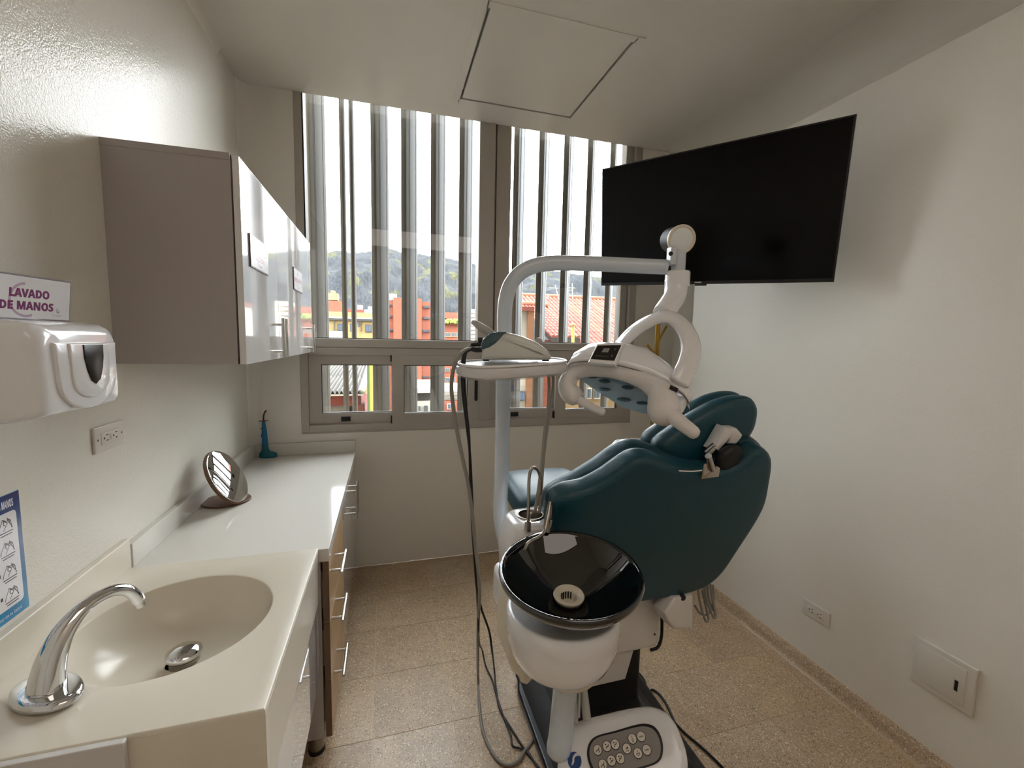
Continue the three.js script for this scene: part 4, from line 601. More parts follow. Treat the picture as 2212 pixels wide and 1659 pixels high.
  // display panel on the cover
  const dn = CAM.pos.clone().sub(at(1308, 765, 1.2)).normalize().add(V(-0.25, 0.5, 0)).normalize(), DP = at(1308, 766, 1.158), du = at(1338, 764, 1.158).sub(at(1280, 762, 1.158)); du.addScaledVector(dn, -du.dot(dn)).normalize(); const dv = V().crossVectors(dn, du);
  part('display_frame', plateAt([[1289, 742], [1346, 740], [1328, 788], [1270, 782]], 0.03, 0.004, DP, du, dv, { seg: 3 }), M.abs, cover);
  const dtex = canvasTex(256, 160, (x) => { x.fillStyle = '#1d1b1b'; x.fillRect(0, 0, 256, 160); x.fillStyle = '#8d8c8c'; x.fillRect(80, 34, 74, 50); x.fillStyle = '#77706a'; for (let k = 0; k < 10; k++) x.fillRect(24 + k * 16, 124, 9, 6); x.strokeStyle = '#6a645e'; x.lineWidth = 3; x.beginPath(); x.arc(216, 44, 9, 0, 7); x.stroke(); x.beginPath(); x.arc(216, 118, 9, 0, 7); x.stroke(); });
  const dq = [[1292, 747], [1341, 746], [1326, 778], [1277, 774]].map(([x, y]) => onPlane(x, y, DP.clone().addScaledVector(dn, 0.002), dn));
  const dg = new THREE.BufferGeometry(); dg.setAttribute('position', new THREE.Float32BufferAttribute([3, 2, 1, 3, 1, 0].flatMap((i) => dq[i].toArray()), 3)); dg.setAttribute('uv', new THREE.Float32BufferAttribute([0, 0, 1, 0, 1, 1, 0, 0, 1, 1, 0, 1], 2)); dg.computeVertexNormals();
  const dback = plateAt([[1291, 746], [1342, 745], [1327, 779], [1276, 775]], 0.003, 0.0006, DP.clone().addScaledVector(dn, 0.0015), du, dv, {});
  part('display', dback, M.blackMatte, cover); part('display_face', dg, std('#ffffff', 0.2, { map: dtex }), cover, 'dark control display');
  // curved mirror-like light window under the head, with oval lenses
  const L = [[1252, 812, 1.245], [1262, 826, 1.25], [1300, 852, 1.25], [1345, 880, 1.23], [1392, 894, 1.2], [1425, 886, 1.17]], U = [[1256, 802, 1.27], [1290, 808, 1.262], [1330, 816, 1.245], [1365, 824, 1.225], [1395, 834, 1.2], [1420, 846, 1.17]];
  const lr = L.map((l, i) => { const a = at(...l), b = at(...U[i]), m = a.clone().lerp(b, 0.5).add(V(0.0, 0.018, 0.004)), o = V(0, 0.012, -0.008); return [a, a.clone().lerp(m, 0.5).add(V(0, 0.004, 0)), m, m.clone().lerp(b, 0.5).add(V(0, 0.004, 0)), b, b.clone().add(o), m.clone().add(o), a.clone().add(o)]; });
  const lens = part('light_window', loft(lr, { crease: 0.7 }), M.lens, t, 'bluish glossy light window');
  for (const [x, y, r] of [[1278, 814, 0.016], [1306, 824, 0.017], [1306, 842, 0.017], [1348, 864, 0.02], [1388, 872, 0.017], [1356, 838, 0.017]]) { const k = (x - 1256) / 165, c = at(x, y, 1.247 - 0.066 * k), nn = V(-0.25, -0.9, 0.35).normalize(); part('lens', lathe([[0, 0.001], [r * 0.8, 0.0008], [r, -0.001]], c, 20, new THREE.Quaternion().setFromUnitVectors(Y1, nn)), M.lensDark, lens); }
  const handle = (p, r0, r1) => { const h = part('handle', sweep(p, (k) => r0 + (r1 - r0) * k, { n: 24, m: 22, cap: 0.75 }), M.absMatte, t); const d = p[1].clone().sub(p[0]).normalize(); part('handle_seal', cyl(p[0].clone().addScaledVector(d, -0.001), p[0].clone().addScaledVector(d, 0.004), r0 * 1.05, r0 * 1.05, 24), M.rubber, h); };
  handle([at(1243, 860, 1.232), at(1268, 874, 1.215), at(1301, 890, 1.19)], 0.0135, 0.011);
  handle([at(1440, 888, 1.075), at(1468, 911, 1.05), at(1499, 935, 1.02)], 0.0205, 0.0155);
  part('side_cap', [plateAt([[1464, 872], [1488, 858], [1489, 872], [1478, 893], [1466, 898], [1458, 884]], 0.05, 0.008, at(1474, 878, 1.115), X1, Y1, { seg: 3 })], M.abs, t);
  part('side_vent', plateAt([[1450, 832], [1466, 839], [1463, 848], [1447, 840]], 0.004, 0.001, at(1457, 840, 1.083), X1, Y1), M.blackMatte, t);
}
{
  const TP = at(1112, 783, 1.16), tn = V(-0.04, 1, 0.03).normalize(), tu = V(1, 0, -0.28); tu.addScaledVector(tn, -tu.dot(tn)).normalize(); const tv = V().crossVectors(tn, tu);
  const t = thing('instrument_tray', 'white rounded instrument tray wrapped in clear film and clamped to the grey lamp pole', 'tray', TP.clone());
  const hw = 0.15, hd = 0.088, o = [[-hw + 0.03, -hd], [hw - 0.05, -hd], [hw - 0.01, -hd + 0.05], [hw, 0], [hw - 0.01, hd - 0.04], [hw - 0.05, hd], [-hw + 0.03, hd], [-hw, hd - 0.04], [-hw, -hd + 0.05]];
  part('plate', plate(o, 0.029, 0.008, TP, tu, tv, { smooth: 72, seg: 4 }), M.abs, t);
  const rim = spline(o.map(([a, b]) => TP.clone().addScaledVector(tu, a * 0.985).addScaledVector(tv, b * 0.98).addScaledVector(tn, 0.002)), 80, true); rim.push(rim[0]);
  part('rim', sweep(rim, 0.0035, { raw: true, m: 8, cap: 0.05 }), M.abs, t);
  part('film', plate(o.map(([a, b]) => [a * 1.01, b * 1.015]), 0.034, 0.009, TP.clone().addScaledVector(tn, 0.0012), tu, tv, { smooth: 60, seg: 3 }), M.film, t, 'clear plastic film');
  part('pole_clamp', cyl(V(0.3439, TP.y - 0.05, -1.2838), V(0.3439, TP.y - 0.006, -1.2838), 0.03, 0.03, 24), M.absMatte, t);
}
{
  const P = at(1115, 750, 1.1), u = at(1190, 775, 1.1).sub(at(1040, 776, 1.1)).setY(0).normalize(), n = V().crossVectors(u, Y1);
  const t = thing('ultrasonic_scaler', 'white and dark teal ultrasonic scaler unit with a handpiece standing on the instrument tray', 'scaler', at(1115, 778, 1.1));
  const side = [[1040, 777], [1040.5, 757], [1041, 745], [1045, 734], [1052, 727], [1062, 721], [1075, 718], [1092, 718], [1110, 721], [1128, 726], [1146, 733], [1162, 741], [1175, 750], [1186, 760], [1191, 770], [1191, 776], [1186, 778]];
  part('housing', plateAt(side, 0.11, 0.012, P.clone(), u, Y1, { seg: 5 }), std('#c9cac3', 0.28), t);
  part('cap', plateAt([[1038.5, 756], [1039, 745], [1043, 733], [1051, 725.5], [1061, 719.5], [1075, 716.5], [1096, 717], [1088, 722], [1080, 732], [1070, 742], [1056, 751]], 0.114, 0.003, P.clone().addScaledVector(n, 0.002), u, Y1, { seg: 3 }), M.tealGloss, t, 'glossy dark teal cap');
  for (const k of [0, 1]) part('foot', plateAt(k ? [[1172, 777], [1186, 777], [1186, 780.5], [1172, 780.5]] : [[1043, 776.5], [1056, 776.5], [1056, 780], [1043, 780]], 0.02, 0.001, P.clone().addScaledVector(n, -0.012), u, Y1), M.rubber, t);
  part('knob', lathe([[0, 0.008], [0.0085, 0.0075], [0.0105, 0.004], [0.0108, -0.006], [0, -0.006]], at(1163, 738, 1.15), 24, new THREE.Quaternion().setFromUnitVectors(Y1, V(-0.15, 0.3, 1).normalize())), M.greyPlastic, t);
  part('handpiece', sweep([at(1064, 722, 1.15), at(1050, 713, 1.155), at(1036, 704.5, 1.16), at(1031, 701, 1.162), at(1026, 698, 1.164), at(1020, 696, 1.166)], (k) => 0.0105 - 0.003 * Math.max(0, k - 0.55) - (k > 0.72 ? (k - 0.72) * 0.012 : 0), { n: 30, m: 16, cap: 0.1 }), M.greyPlastic, t, 'grey handpiece');
  part('plug', [sweep([at(1042, 755, 1.12), at(1030, 756, 1.12), at(1020, 754, 1.125)], [0.007, 0.0065], { n: 8, m: 12, cap: 0.2 }), sweep([at(1040, 744, 1.14), at(1028, 744, 1.145), at(1019, 745, 1.15)], 0.0055, { n: 8, m: 12, cap: 0.2 }), cyl(at(1043, 736, 1.15), at(1033, 736, 1.15), 0.009, 0.009, 16)], M.rubber, t, 'black cable plugs');
}
const cord = (name, label, pts, r, m, n = 120) => one(name, label, 'cord', [sweep(pts, r, { n, m: 9, cap: 0.3 })], m);
const fl = (x, y, h = 0.006) => onY(x, y, h);
cord('grey_hose', 'grey hose drooping from the scaler to the floor and back up to the black base', [at(1021, 753, 1.13), at(1006, 756, 1.12), at(992, 768, 1.11), at(980, 795, 1.1), at(975, 830, 1.1), at(978, 870, 1.11), at(986, 925, 1.12), at(998, 985, 1.14), at(1010, 1040, 1.17), at(1020, 1110, 1.2), at(1028, 1190, 1.25), at(1036, 1270, 1.32), at(1033, 1340, 1.4), at(1032, 1400, 1.46), fl(1033, 1470), fl(1036, 1530), fl(1045, 1585), fl(1065, 1628), fl(1090, 1652), fl(1115, 1648), fl(1132, 1624), fl(1155, 1590), V(0.487, 0.02, -1.33)], 0.0052, M.cordGrey, 200);
cord('black_cable', 'black cable hanging straight from the scaler then running to the floor beside the black base', [at(1022, 756, 1.125), at(1010, 758, 1.12), at(1001, 770, 1.115), at(998, 800, 1.115), at(1000, 850, 1.12), at(1007, 910, 1.13), at(1014, 970, 1.15), at(1019, 1060, 1.19), at(1024, 1180, 1.25), at(1030, 1270, 1.33), at(1040, 1315, 1.38), at(1057, 1365, 1.43), at(1062, 1400, 1.46), fl(1068, 1450), fl(1072, 1490), fl(1080, 1532), fl(1096, 1560), fl(1115, 1590), fl(1133, 1618), fl(1165, 1660)], 0.0036, M.cordBlack, 200);
cord('black_cable', 'thin black cable zigzagging on the floor beside the grey hose', [at(1021, 746, 1.15), at(1009, 757, 1.13), at(1004, 775, 1.125), at(1003, 815, 1.125), at(1006, 870, 1.13), at(1013, 940, 1.14), at(1015, 1000, 1.16), at(1017, 1080, 1.195), at(1022, 1170, 1.25), at(1031, 1290, 1.36), at(1034, 1375, 1.44), fl(1043, 1410), fl(1050, 1440), fl(1063, 1468), fl(1072, 1500), fl(1082, 1532), fl(1097, 1572), fl(1104, 1590), fl(1108, 1612), fl(1122, 1616), fl(1140, 1625), fl(1150, 1640), fl(1162, 1659)], 0.0034, M.cordBlack, 200);
cord('black_cable', 'black cable trailing from the right side of the black base across the floor', [V(1.0, 0.03, -1.5), fl(1392, 1470), fl(1394, 1484), fl(1387, 1494), fl(1394, 1502), fl(1402, 1494), fl(1410, 1490), fl(1426, 1501), fl(1440, 1522), fl(1452, 1548), fl(1456, 1558), fl(1480, 1584), fl(1520, 1618), fl(1562, 1659)], 0.0042, M.cordBlack);
{ const t = thing('suction_hoses', 'pair of thin grey hoses hanging from the instrument tray into the spittoon', 'hose', at(1185, 900, 1.17));
  part('hose', sweep([at(1185, 800, 1.2), at(1186, 840, 1.2), at(1183, 890, 1.19), at(1176, 940, 1.18), at(1170, 1000, 1.165), at(1163, 1060, 1.15), at(1156, 1104, 1.14)], 0.0045, { n: 60, m: 10 }), M.cordGrey, t);
  part('hose', sweep([at(1195, 798, 1.21), at(1194, 840, 1.21), at(1187, 890, 1.195), at(1180, 940, 1.185), at(1173, 1000, 1.17), at(1169, 1060, 1.155), at(1165, 1106, 1.145)], 0.0045, { n: 60, m: 10 }), M.cordGrey, t); }

// ---------------------------------------------------------------- beyond the chair: doctor's tray, cup, brass stand
{
  const y = at(1380, 975, 1.95).y, P = at(1390, 975, 1.95), t = thing('doctor_tray', 'glossy white delivery tray unit standing behind the teal backrest near the window', 'tray', V(P.x, y - 0.04, P.z));
  const ring = (s, yy, pw = 0.6) => Array.from({ length: 44 }, (_, i) => { const q = i / 44 * Math.PI * 2, f = (w) => Math.sign(w) * Math.abs(w) ** pw; return V(P.x + 0.03 + f(Math.cos(q)) * 0.19 * s, yy, P.z + f(Math.sin(q)) * 0.15 * s); });
  part('body', loft([ring(0.5, y - 0.075), ring(0.85, y - 0.06), ring(1.0, y - 0.03), ring(0.97, y - 0.012), ring(0.82, y + 0.022), ring(0.8, y + 0.027), ring(0.72, y + 0.027)]), M.abs, t);
  part('liner', loft([ring(0.77, y + 0.03), ring(0.78, y + 0.033), ring(0.73, y + 0.033), ring(0.71, y + 0.024)], { caps: false }), M.absMatte, t);
  part('arm', [cyl(V(P.x + 0.1, 0.42, P.z + 0.25), V(P.x + 0.08, y - 0.07, P.z), 0.02), cyl(V(P.x + 0.1, 0.43, P.z + 0.25), V(0.95, 0.5, -1.4), 0.02)], M.absMatte, t);
  const c = onPlane(1407, 948, V(0, y + 0.024, 0).setX(0), Y1); const cc = at(1408, 957, 1.9);
  const cp = one('blue_cup', 'bright blue round cap standing on the white delivery tray', 'cup', [lathe([[0, 0], [0.021, 0.001], [0.0225, 0.004], [0.0225, 0.045], [0.021, 0.049], [0.0, 0.05]], V(cc.x, y + 0.026, cc.z), 32)], M.blueCap);
}
{
  const a = onZ(1416, 800, -2.42), t = thing('brass_stand', 'slim twin-stem brass floor stand with short branches in the corner by the window', 'stand', V(a.x, 0, a.z));
  part('foot', lathe([[0, 0], [0.12, 0], [0.122, 0.006], [0.118, 0.012], [0.03, 0.018], [0, 0.018]], V(a.x, 0, a.z), 36), M.brass, t);
  for (const k of [-0.009, 0.009]) part('stem', cyl(V(a.x + k, 0.014, a.z), V(a.x + k, 1.56, a.z), 0.0075, 0.0075, 14), M.brass, t);
  const b = onZ(1421, 735, -2.42), c = onZ(1440, 705, -2.42), d = onZ(1397, 744, -2.42), e = onZ(1412, 765, -2.42);
  part('branch', sweep([V(a.x + 0.006, b.y - 0.03, a.z), V(a.x + 0.014, b.y, a.z), c], 0.007, { n: 12, m: 12 }), M.brass, t);
  part('branch', sweep([V(a.x - 0.006, e.y - 0.01, a.z), d], 0.007, { n: 8, m: 12 }), M.brass, t);
}

// ---------------------------------------------------------------- outdoors
{
  const brickTex = dataTex(512, (u, v, i, j) => { const r = Math.floor(v * 64), o = (r % 2) * 0.5, c = u * 24 + o, m = (v * 64) % 1 < 0.16 || c % 1 < 0.06; const h = hash(Math.floor(c) % 24, r, 4); const k = m ? 0.93 : 0.8 + 0.3 * h; return [0.96 * k, (m ? 0.95 : 0.86) * k, (m ? 0.95 : 0.82) * k]; }, { srgb: true, rep: 0.25 });
  const stain = dataTex(512, (u, v) => { const a = 0.82 + 0.36 * (fbm(u * 6, v * 3, 6, 5, 61) - 0.3); return [a, a * 0.985, a * 0.96]; }, { srgb: true, rep: 0.12 });
  const E = { brick: std('#74402c', 0.85, { map: brickTex }), brickRed: std('#6e3022', 0.85, { map: brickTex }), yellow: std('#7d6c42', 0.85, { map: stain }), white: std('#a5a29b', 0.7, { map: stain }), cream: std('#806c4b', 0.85, { map: stain }), dark: std('#2b2a2b', 0.3), pane: std('#39424a', 0.1), grey: std('#57524c', 0.85, { map: stain }), asbestos: std('#4d4a45', 0.85, { map: stain }), tile: std('#7c3a2a', 0.8, { map: stain }), tileB: std('#754931', 0.8, { map: stain }), tileC: std('#8c543c', 0.8, { map: stain }), green: std('#5f7448', 0.8), yellowPaint: std('#a59a55', 0.8), leaf: std('#5b6a24', 0.8), metal: std('#a8a6a2', 0.4, { metalness: 0.6 }), blue: std('#3b4a63', 0.5), cap: std('#6e4a30', 0.85) };
  const GY = -15;
  struct('ground', [box(-180, 260, GY - 0.4, GY, -420, 6)], E.grey);
  // the rest of this building's own outer wall, round the room
  struct('wall_facade', [box(-26, LW - 0.2, GY, 20, -2.9, -2.6), box(RR + 0.2, 26, GY, 20, -2.9, -2.6), box(LW - 0.2, RR + 0.2, CEIL + 0.42, 20, -2.9, -2.6), box(LW - 0.2, RR + 0.2, GY, -0.12, -2.9, -2.6)], std('#8d8578', 0.9));
  const rectBox = (x0, y0, x1, y1, z, depth, yb) => { const a = onZ(x0, (y0 + y1) / 2, z), b = onZ(x1, (y0 + y1) / 2, z), c = onZ((x0 + x1) / 2, y0, z), d = onZ((x0 + x1) / 2, y1, z); return box(a.x, b.x, yb === undefined ? d.y : yb, c.y, z - depth, z); };
  const building = (name, label, px, z, m, depth = 9) => { const t = thing(name, label, 'building', V(onZ((px[0][0] + px[0][2]) / 2, 700, z).x, GY, z - depth / 2)); px.forEach((p, i) => part('wall', rectBox(p[0], p[1], p[2], p[3], z + (p[4] || 0), depth, p[5] ? undefined : GY), p[6] || m, t)); return t; };
  const win = (t, list, z, mat = E.pane, frame = E.dark) => list.forEach(([x0, y0, x1, y1]) => { const w = part('window', rectBox(x0, y0, x1, y1, z + 0.12, 0.2), frame, t); const dx = (x1 - x0) * 0.1, dy = (y1 - y0) * 0.12; part('pane', rectBox(x0 + dx, y0 + dy, (x0 + x1) / 2 - dx * 0.3, y1 - dy, z + 0.16, 0.05), mat, w); part('pane', rectBox((x0 + x1) / 2 + dx * 0.3, y0 + dy, x1 - dx, y1 - dy, z + 0.16, 0.05), mat, w); });
  let b = building('apartment_block', 'orange brick block with a small yellowish hut on its roof, farthest left beyond the louvers', [[610, 648, 743, 700]], -120, E.brick);
  part('roof_hut', rectBox(707, 633, 729, 648, -121, 4), E.cream, b); part('roof_hut', rectBox(714, 627, 722, 634, -122, 3), E.cream, b);
  b = building('apartment_block', 'low red brick block with white roof tanks behind the yellow house', [[744, 669, 830, 700]], -95, E.brickRed);
  for (const [x0, x1, y0] of [[772, 783, 659], [795, 803, 662]]) part('roof_tank', rectBox(x0, y0, x1, 670, -96, 1.6), E.white, b);
  b = building('yellow_house', 'yellow brick house with a dark cornice, dark windows and a white balcony wall', [[600, 673, 836, 690], [600, 690, 836, 740, 0.3]], -75, E.yellow);
  part('cornice', rectBox(600, 687, 836, 691.5, -74.2, 1, undefined), E.dark, b); part('cornice', rectBox(600, 684, 836, 687, -74, 1.2), E.white, b);
  part('balcony_wall', rectBox(690, 715, 742, 738, -73.6, 0.3), E.white, b);
  for (const x of [722, 780]) part('drain_pipe', rectBox(x - 0.8, 692, x + 0.8, 716, -74.4, 0.2), E.dark, b);
  win(b, [[728.5, 699, 740, 715], [756, 699, 766, 716], [789, 701, 803, 718], [773, 697, 777, 705]], -74.7);
  const brl = one('roof_barrel', 'dark blue barrel lying on the yellow house roof', 'barrel', [cyl(onZ(787, 681, -75.5).add(V(0, 0.4, -0.5)), onZ(804, 681, -75.5).add(V(0, 0.4, -0.5)), 0.55)], E.blue);
  // orange tower with two proud shafts
  b = building('brick_tower', 'tall orange brick tower with two plain shafts and slit windows', [[834, 650, 851, 700], [850, 643, 878, 700, 1.2], [878, 655, 894, 700], [893, 644.5, 911, 700, 1.2], [911, 652, 938, 700]], -55, E.brick);
  win(b, [[838, 657, 845, 661], [838, 681, 846, 685.5], [838, 711, 850, 715], [914, 661, 928, 665.5], [914, 685, 928, 689.5], [911.5, 712.5, 928, 717.5], [911.5, 813, 928, 816], [911.5, 764, 928, 768]], -54.9);
  part('roof_tank', lathe([[0, 0], [0.6, 0], [0.65, 0.8], [0, 0.9]], onZ(846, 650, -57), 20), E.white, b);
  b = building('terrace_block', 'stepped orange brick block with green planters on its terrace, right of the tower', [[936, 675, 1017, 688, -1], [936, 699, 1017, 740, 0.6]], -85, E.brick);
  part('recess_wall', rectBox(936, 688, 1017, 699, -86, 2), E.dark, b); part('parapet', rectBox(936, 697.5, 1017, 701, -83.5, 0.8), E.brickRed, b);
  win(b, [[961, 718, 974, 728], [975, 718, 988, 728], [940, 718, 950, 728], [962, 795, 972, 803], [974, 795, 984, 803], [962, 815, 972, 826], [974, 815, 984, 826]], -84.3, E.pane, E.cream);
  { const g = [], R = rng(8), t0 = onZ(960, 698, -83.4), t1 = onZ(992, 698, -83.4); for (let k = 0; k < 90; k++) { const c = new THREE.IcosahedronGeometry(0.16 + R() * 0.18, 0); c.translate(t0.x + (t1.x - t0.x) * R(), t0.y + 0.1 + R() * 0.6, t0.z + (R() - 0.5) * 0.6); g.push(metreUV(c)); } const o = part('planter_leaves', g, E.leaf, b); o.userData.kind = 'stuff'; }
  b = building('white_tower', 'narrow white tower with thin balcony bands just left of the window mullion', [[1014, 668, 1040, 700]], -110, E.white);
  for (let k = 0; k < 7; k++) part('balcony_band', rectBox(1014, 676 + k * 9, 1033, 677.6 + k * 9, -109.6, 0.3), E.grey, b);
  // low white workshop in front of the tower
  b = building('workshop', 'low white workshop with a grey corrugated fascia below the brick tower', [[888, 838, 950, 849, 1, 1], [888, 849, 950, 868], [888, 867, 950, 900, 0.6]], -30, E.white, 6);
  part('fascia', Array.from({ length: 30 }, (_, k) => rectBox(889 + k * 2, 849.5, 890.1 + k * 2, 867, -29.75, 0.25)), E.grey, b); win(b, [[904, 878, 908, 888], [917, 877, 924, 889]], -29.3);
  b = building('low_house', 'low white and orange house front seen under the terrace block', [[955, 841, 1012, 866], [955, 866, 1012, 900, 0.5, 0, E.brick]], -40, E.white, 6);
  for (const y of [846, 854, 862]) part('ledge', rectBox(957, y, 1000, y + 1.6, -39.6, 0.3), E.grey, b); win(b, [[966, 872, 980, 884]], -39.4, E.pane, E.white);
  // left: corrugated roof stepping down towards us, brick wall under it
  b = thing('corrugated_house', 'house with a pale corrugated sheet roof over a brick wall below the left window', 'house', V(onZ(745, 850, -14).x, GY, -18));
  { const e0 = onZ(640, 852, -14), e1 = onZ(778, 848, -14), yb = (e0.y + e1.y) / 2 + 0.02, slope = 0.078, L = 3.4;
    for (let k = 0; k < 4; k++) { const z0 = -14 + 0.15 - k * 3.1, z1 = z0 - L, y0 = yb + k * 3.1 * slope + 0.03, y1 = y0 + L * slope - 0.02, xa = e0.x, xb = e1.x + 0.06, n = 150, pos = [], idx = [];
      for (let i = 0; i <= n; i++) { const x = xa + (xb - xa) * i / n, w = 0.05 * Math.sin(i / n * Math.PI * 2 * 15); for (const [z, y, h] of [[z0, y0, 0], [z1, y1, 0], [z1, y1, -0.02], [z0, y0, -0.02]]) pos.push(x, y + w + h, z); }
      for (let i = 0; i < n; i++) for (let q = 0; q < 4; q++) { const a = i * 4 + q, c = i * 4 + (q + 1) % 4; idx.push(a, a + 4, c, c, a + 4, c + 4); }
      const g = new THREE.BufferGeometry(); g.setAttribute('position', new THREE.Float32BufferAttribute(pos, 3)); g.setIndex(idx); const h = g.toNonIndexed(); h.computeVertexNormals(); part('roof_sheet', metreUV(toCreasedNormals(h, 0.9)), E.asbestos, b); }
    part('wall', box(e0.x, e1.x, yb - 0.42, yb - 0.06, -17, -14.05), E.brickRed, b); part('lower_wall', box(e0.x, onZ(749, 870, -14).x, GY, yb - 0.43, -17, -14.1), E.grey, b); part('wall', box(onZ(772, 870, -14).x, e1.x + 0.1, GY, yb - 0.4, -17, -14.0), E.brickRed, b);
    part('eave', box(e0.x, e1.x + 0.1, yb - 0.08, yb - 0.03, -14.1, -13.86), E.white, b);
    const gl = (x, y, z) => onZ(x, y, z); const G0 = e1.x; part('gutter', [0, 1, 2].map((k) => { const g = box(G0 + k * 0.06 - 0.03, G0 + k * 0.06 + 0.027, yb - 0.02, yb + 0.1 - k * 0.03, -26, -13.95); const p = g.attributes.position; for (let i = 0; i < p.count; i++) p.setY(i, p.getY(i) + (-14 - p.getZ(i)) * slope); return g; }), E.white, b); }
  b = thing('painted_pier', 'narrow green and yellow painted pier beside the white gutter', 'pier', V(onZ(798, 850, -13.6).x, GY, -14));
  part('strip', rectBox(793, 772, 799, 900, -13.7, 1, GY), E.green, b); part('strip', rectBox(798.5, 772, 806, 900, -13.5, 1, GY), E.yellowPaint, b);
  // right: white gable wall, brick pier, and the tiled roofs
  b = building('neighbour_house', 'white plastered neighbouring wall with brick corner piers and one small window', [[1096, 671, 1142, 700]], -13, E.white, 4);
  part('pier', rectBox(1141, 664, 1154, 700, -12.9, 3.8, GY), E.cap, b); part('coping', rectBox(1096, 662, 1154, 671, -12.85, 4, undefined), E.tile, b); win(b, [[1121.5, 846, 1133.5, 866]], -12.95, E.blue);
  const rowTiles = (t, ridge, z0, z1, drop, x0, x1, n) => { // barrel tiles in rows that run down the slope
    const R = rng(n), w = (x1 - x0) / n, mats = [E.tile, E.tileB, E.tileC]; const shape = (r) => { const pts = []; for (let k = 0; k <= 6; k++) { const a = Math.PI * (1 - k / 6); pts.push([Math.cos(a) * w * 0.46, Math.sin(a) * w * 0.46]); } return pts; };
    part('deck', loft([[V(x0, ridge - 0.06, z0), V(x1, ridge - 0.06, z0), V(x1, ridge - 0.2, z0), V(x0, ridge - 0.2, z0)], [V(x0, ridge - drop - 0.06, z1), V(x1, ridge - drop - 0.06, z1), V(x1, ridge - drop - 0.2, z1), V(x0, ridge - drop - 0.2, z1)]], { crease: 0.5 }), E.dark, t);
    for (let i = 0; i < n; i++) { const xc = x0 + w * (i + 0.5), rings = [], m = 12; for (let k = 0; k < m; k++) for (const e of [0, 1]) { const f = (k + e * 0.98) / m, lift = -0.004 + 0.012 * e + (R() - 0.5) * 0.006; rings.push([...shape().map(([a, h]) => V(xc + a * (1 - 0.1 * (1 - e)), ridge - drop * f - 0.05 + h + lift, z0 + (z1 - z0) * f)), V(xc + w * 0.3, ridge - drop * f - 0.07, z0 + (z1 - z0) * f), V(xc - w * 0.3, ridge - drop * f - 0.07, z0 + (z1 - z0) * f)]); }
      part('tile_row', loft(rings, { crease: 0.6 }), mats[Math.floor(R() * R() * 3)], t); }
    part('ridge_tile', sweep([V(x0 - 0.1, ridge - 0.02, z0), V((x0 + x1) / 2, ridge, z0), V(x1 + 0.1, ridge - 0.02, z0)], 0.13, { n: 20, m: 10 }), E.tileC, t); };
  b = thing('tiled_house', 'house with a large red clay tile roof and cream walls beyond the right window', 'house', V(onZ(1290, 700, -16).x, GY, -16));
  { const a = onZ(1224, 643, -19.5), c = onZ(1420, 652, -19.5); rowTiles(b, (a.y + c.y) / 2, -19.5, -13.2, 2.6, onZ(1200, 700, -16).x - 0.6, c.x + 2.4, 52);
    const l = onZ(1170, 659, -16.5); rowTiles(b, l.y, -16.5, -13.0, 1.25, onZ(1158, 700, -14.5).x, onZ(1216, 700, -14.5).x, 7);
    part('wall', box(onZ(1154, 700, -13.4).x, c.x + 2, GY, 0.75, -17, -13.5), E.cream, b); part('gable_wall', box(onZ(1160, 700, -13.4).x, onZ(1208, 700, -13.4).x, -2, 1.45, -15, -13.3), E.brick, b);
    win(b, [[1265, 838, 1278, 862], [1284, 838, 1297, 862], [1303, 838, 1316, 862], [1340, 838, 1356, 862]], -13.4, E.pane, E.white); }
  one('roof_vent', 'yellow roof vent pipe with a conical cap standing before the red tile roof', 'vent', [cyl(onZ(1237.5, 790, -12.6), onZ(1237.5, 704, -12.6), 0.05), lathe([[0, 0.09], [0.05, 0.06], [0.12, 0.0], [0.02, 0.0]], onZ(1237.5, 703, -12.6), 20)], E.yellowPaint);
  { const t = thing('roof_antenna', 'thin metal television antennas on the ridge of the red tile roof', 'antenna', onZ(1207, 646, -19)); const z = -19, s = (x0, y0, x1, y1, r = 0.012) => part('rod', cyl(onZ(x0, y0, z), onZ(x1, y1, z), r, r, 6), E.metal, t);
    s(1199, 616, 1208, 648, 0.02); s(1178, 642, 1188, 642); s(1183, 636, 1184, 648); s(1186, 637, 1180, 648); s(1186, 622, 1206, 623); s(1229, 622, 1242, 622.5); s(1230, 627, 1237, 627); s(1229, 634, 1233, 638); s(1236, 612, 1237, 646, 0.02); }
  // forested hills, with aerial haze put into their blue-grey colour
  const hazyForest = (seed, k) => dataTex(1024, (u, v) => { const a = fbm(u * 160, v * 80, 160, 4, seed), c = fbm(u * 14, v * 9, 14, 4, seed + 9), m = THREE.MathUtils.smoothstep(c, 0.6, 0.72) * k; const d = 0.4 + 0.8 * (a - 0.2); return [(0.15 + 0.1 * m) * d + 0.02, (0.165 + 0.085 * m) * d + 0.02, (0.185 - 0.05 * m) * d + 0.02]; }, { srgb: true });
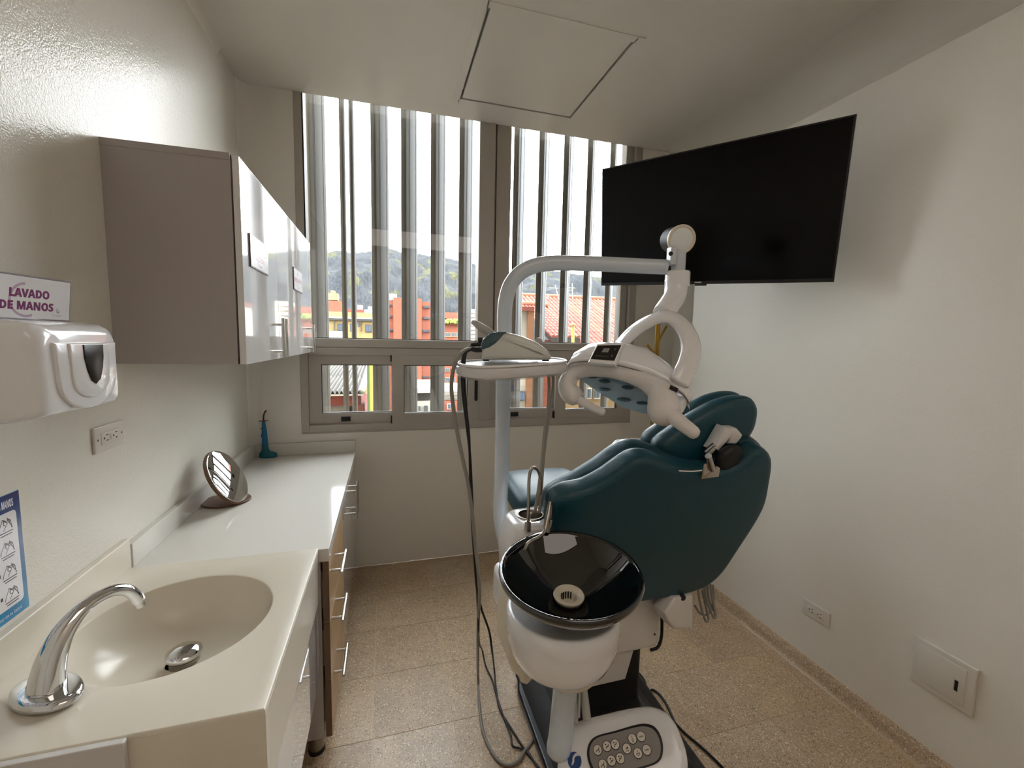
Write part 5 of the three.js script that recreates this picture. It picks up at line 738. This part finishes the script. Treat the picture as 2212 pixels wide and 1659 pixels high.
  const hill = (name, label, ridge, d1, d0, baseY, tex, seed, bump) => {
    const pr = spline(ridge.map(([x, y]) => V(x, y, 0)), 220), n = pr.length, rows = 44, pos = [], uv = [], idx = [];
    for (let j = 0; j <= rows + 8; j++) for (let i = 0; i < n; i++) {
      const top = at(pr[i].x, pr[i].y, d1), foot = onY(pr[i].x, 739, 0).setY(baseY); const r = dirOf(pr[i].x, 735); foot.copy(r).multiplyScalar(d0).add(CAM.pos).setY(baseY);
      const s = Math.min(1, j / rows), q = foot.clone().lerp(top, s); q.y = baseY + (top.y - baseY) * Math.pow(s, 1.15); q.y += s * (1 - s) * 4 * bump * (fbm(i / 12, j / 7, 999, 4, seed) - 0.5) + s * bump * 0.06 * (hash(i, j, seed) - 0.5);
      if (j > rows) { const e = (j - rows) / 8; q.addScaledVector(r, 0.25 * d1 * e); q.y = top.y - (top.y - baseY) * e * 1.02; }
      pos.push(q.x, q.y, q.z); uv.push(i / n * 3, j / rows * 1.2); }
    for (let j = 0; j < rows + 8; j++) for (let i = 0; i < n - 1; i++) { const a = j * n + i, c = a + n; idx.push(a, a + 1, c, a + 1, c + 1, c); }
    const g = new THREE.BufferGeometry(); g.setAttribute('position', new THREE.Float32BufferAttribute(pos, 3)); g.setAttribute('uv', new THREE.Float32BufferAttribute(uv, 2)); g.setIndex(idx); g.computeVertexNormals();
    const o = shadows(new THREE.Mesh(g, std('#ffffff', 0.95, { map: tex, specularIntensity: 0.2 }))); o.name = name; o.userData = { kind: 'structure', label }; scene.add(o); };
  hill('hill', 'long forested mountain ridge behind the town', [[480, 560], [560, 556], [640, 550], [705, 545], [735, 541], [762, 546], [800, 543], [836, 537], [850, 539], [870, 545], [905, 548], [930, 553], [962, 557], [990, 563], [1022, 569], [1060, 578], [1100, 588], [1172, 585], [1207, 586], [1240, 591], [1300, 600], [1400, 616], [1520, 640]], 820, 230, -20, hazyForest(101, 1), 13, 30);
  hill('hill', 'nearer dark wooded hill at the right', [[1040, 596], [1090, 606], [1126, 622], [1140, 640], [1152, 655], [1172, 664], [1188, 641], [1206, 625], [1222, 606], [1235, 599], [1246, 595], [1256, 594], [1270, 598], [1285, 605], [1297, 612], [1320, 625], [1345, 634], [1420, 650]], 520, 170, -20, hazyForest(151, 0.25), 29, 18);
}
{ // added fill: unseen lamp behind the camera, broadened to brighten the room softly
  const x0 = -0.25, x1 = 1.35, z0 = -0.02, z1 = 0.98, f = 0.015, b = CEIL - 0.03;
  const t = thing('ceiling_fill', 'added broad fill light panel on the ceiling behind the camera', 'lamp', V(0.55, b, 0.48));
  part('frame', [box(x0, x1, b, CEIL, z0, z0 + f), box(x0, x1, b, CEIL, z1 - f, z1), box(x0, x0 + f, b, CEIL, z0 + f, z1 - f), box(x1 - f, x1, b, CEIL, z0 + f, z1 - f)], M.absMatte, t);
  part('diffuser', box(x0 + f, x1 - f, CEIL - 0.024, CEIL - 0.004, z0 + f, z1 - f), std('#ffffff', 0.5, { emissive: '#fff0e4', emissiveIntensity: FILL * 0.25 }), t);
  const l = new THREE.RectAreaLight(0xfff0e4, FILL, 1.57, 0.97); l.name = 'ceiling_fill_light'; l.position.set(0.55, CEIL - 0.034, 0.48); l.rotation.x = -Math.PI / 2; scene.add(l);
}

// ---------------------------------------------------------------- draw
const renderer = new THREE.WebGLRenderer({ antialias: true });
renderer.toneMapping = THREE.LinearToneMapping; renderer.toneMappingExposure = EXPOSURE; renderer.shadowMap.enabled = true;
renderer.render(scene, camera);
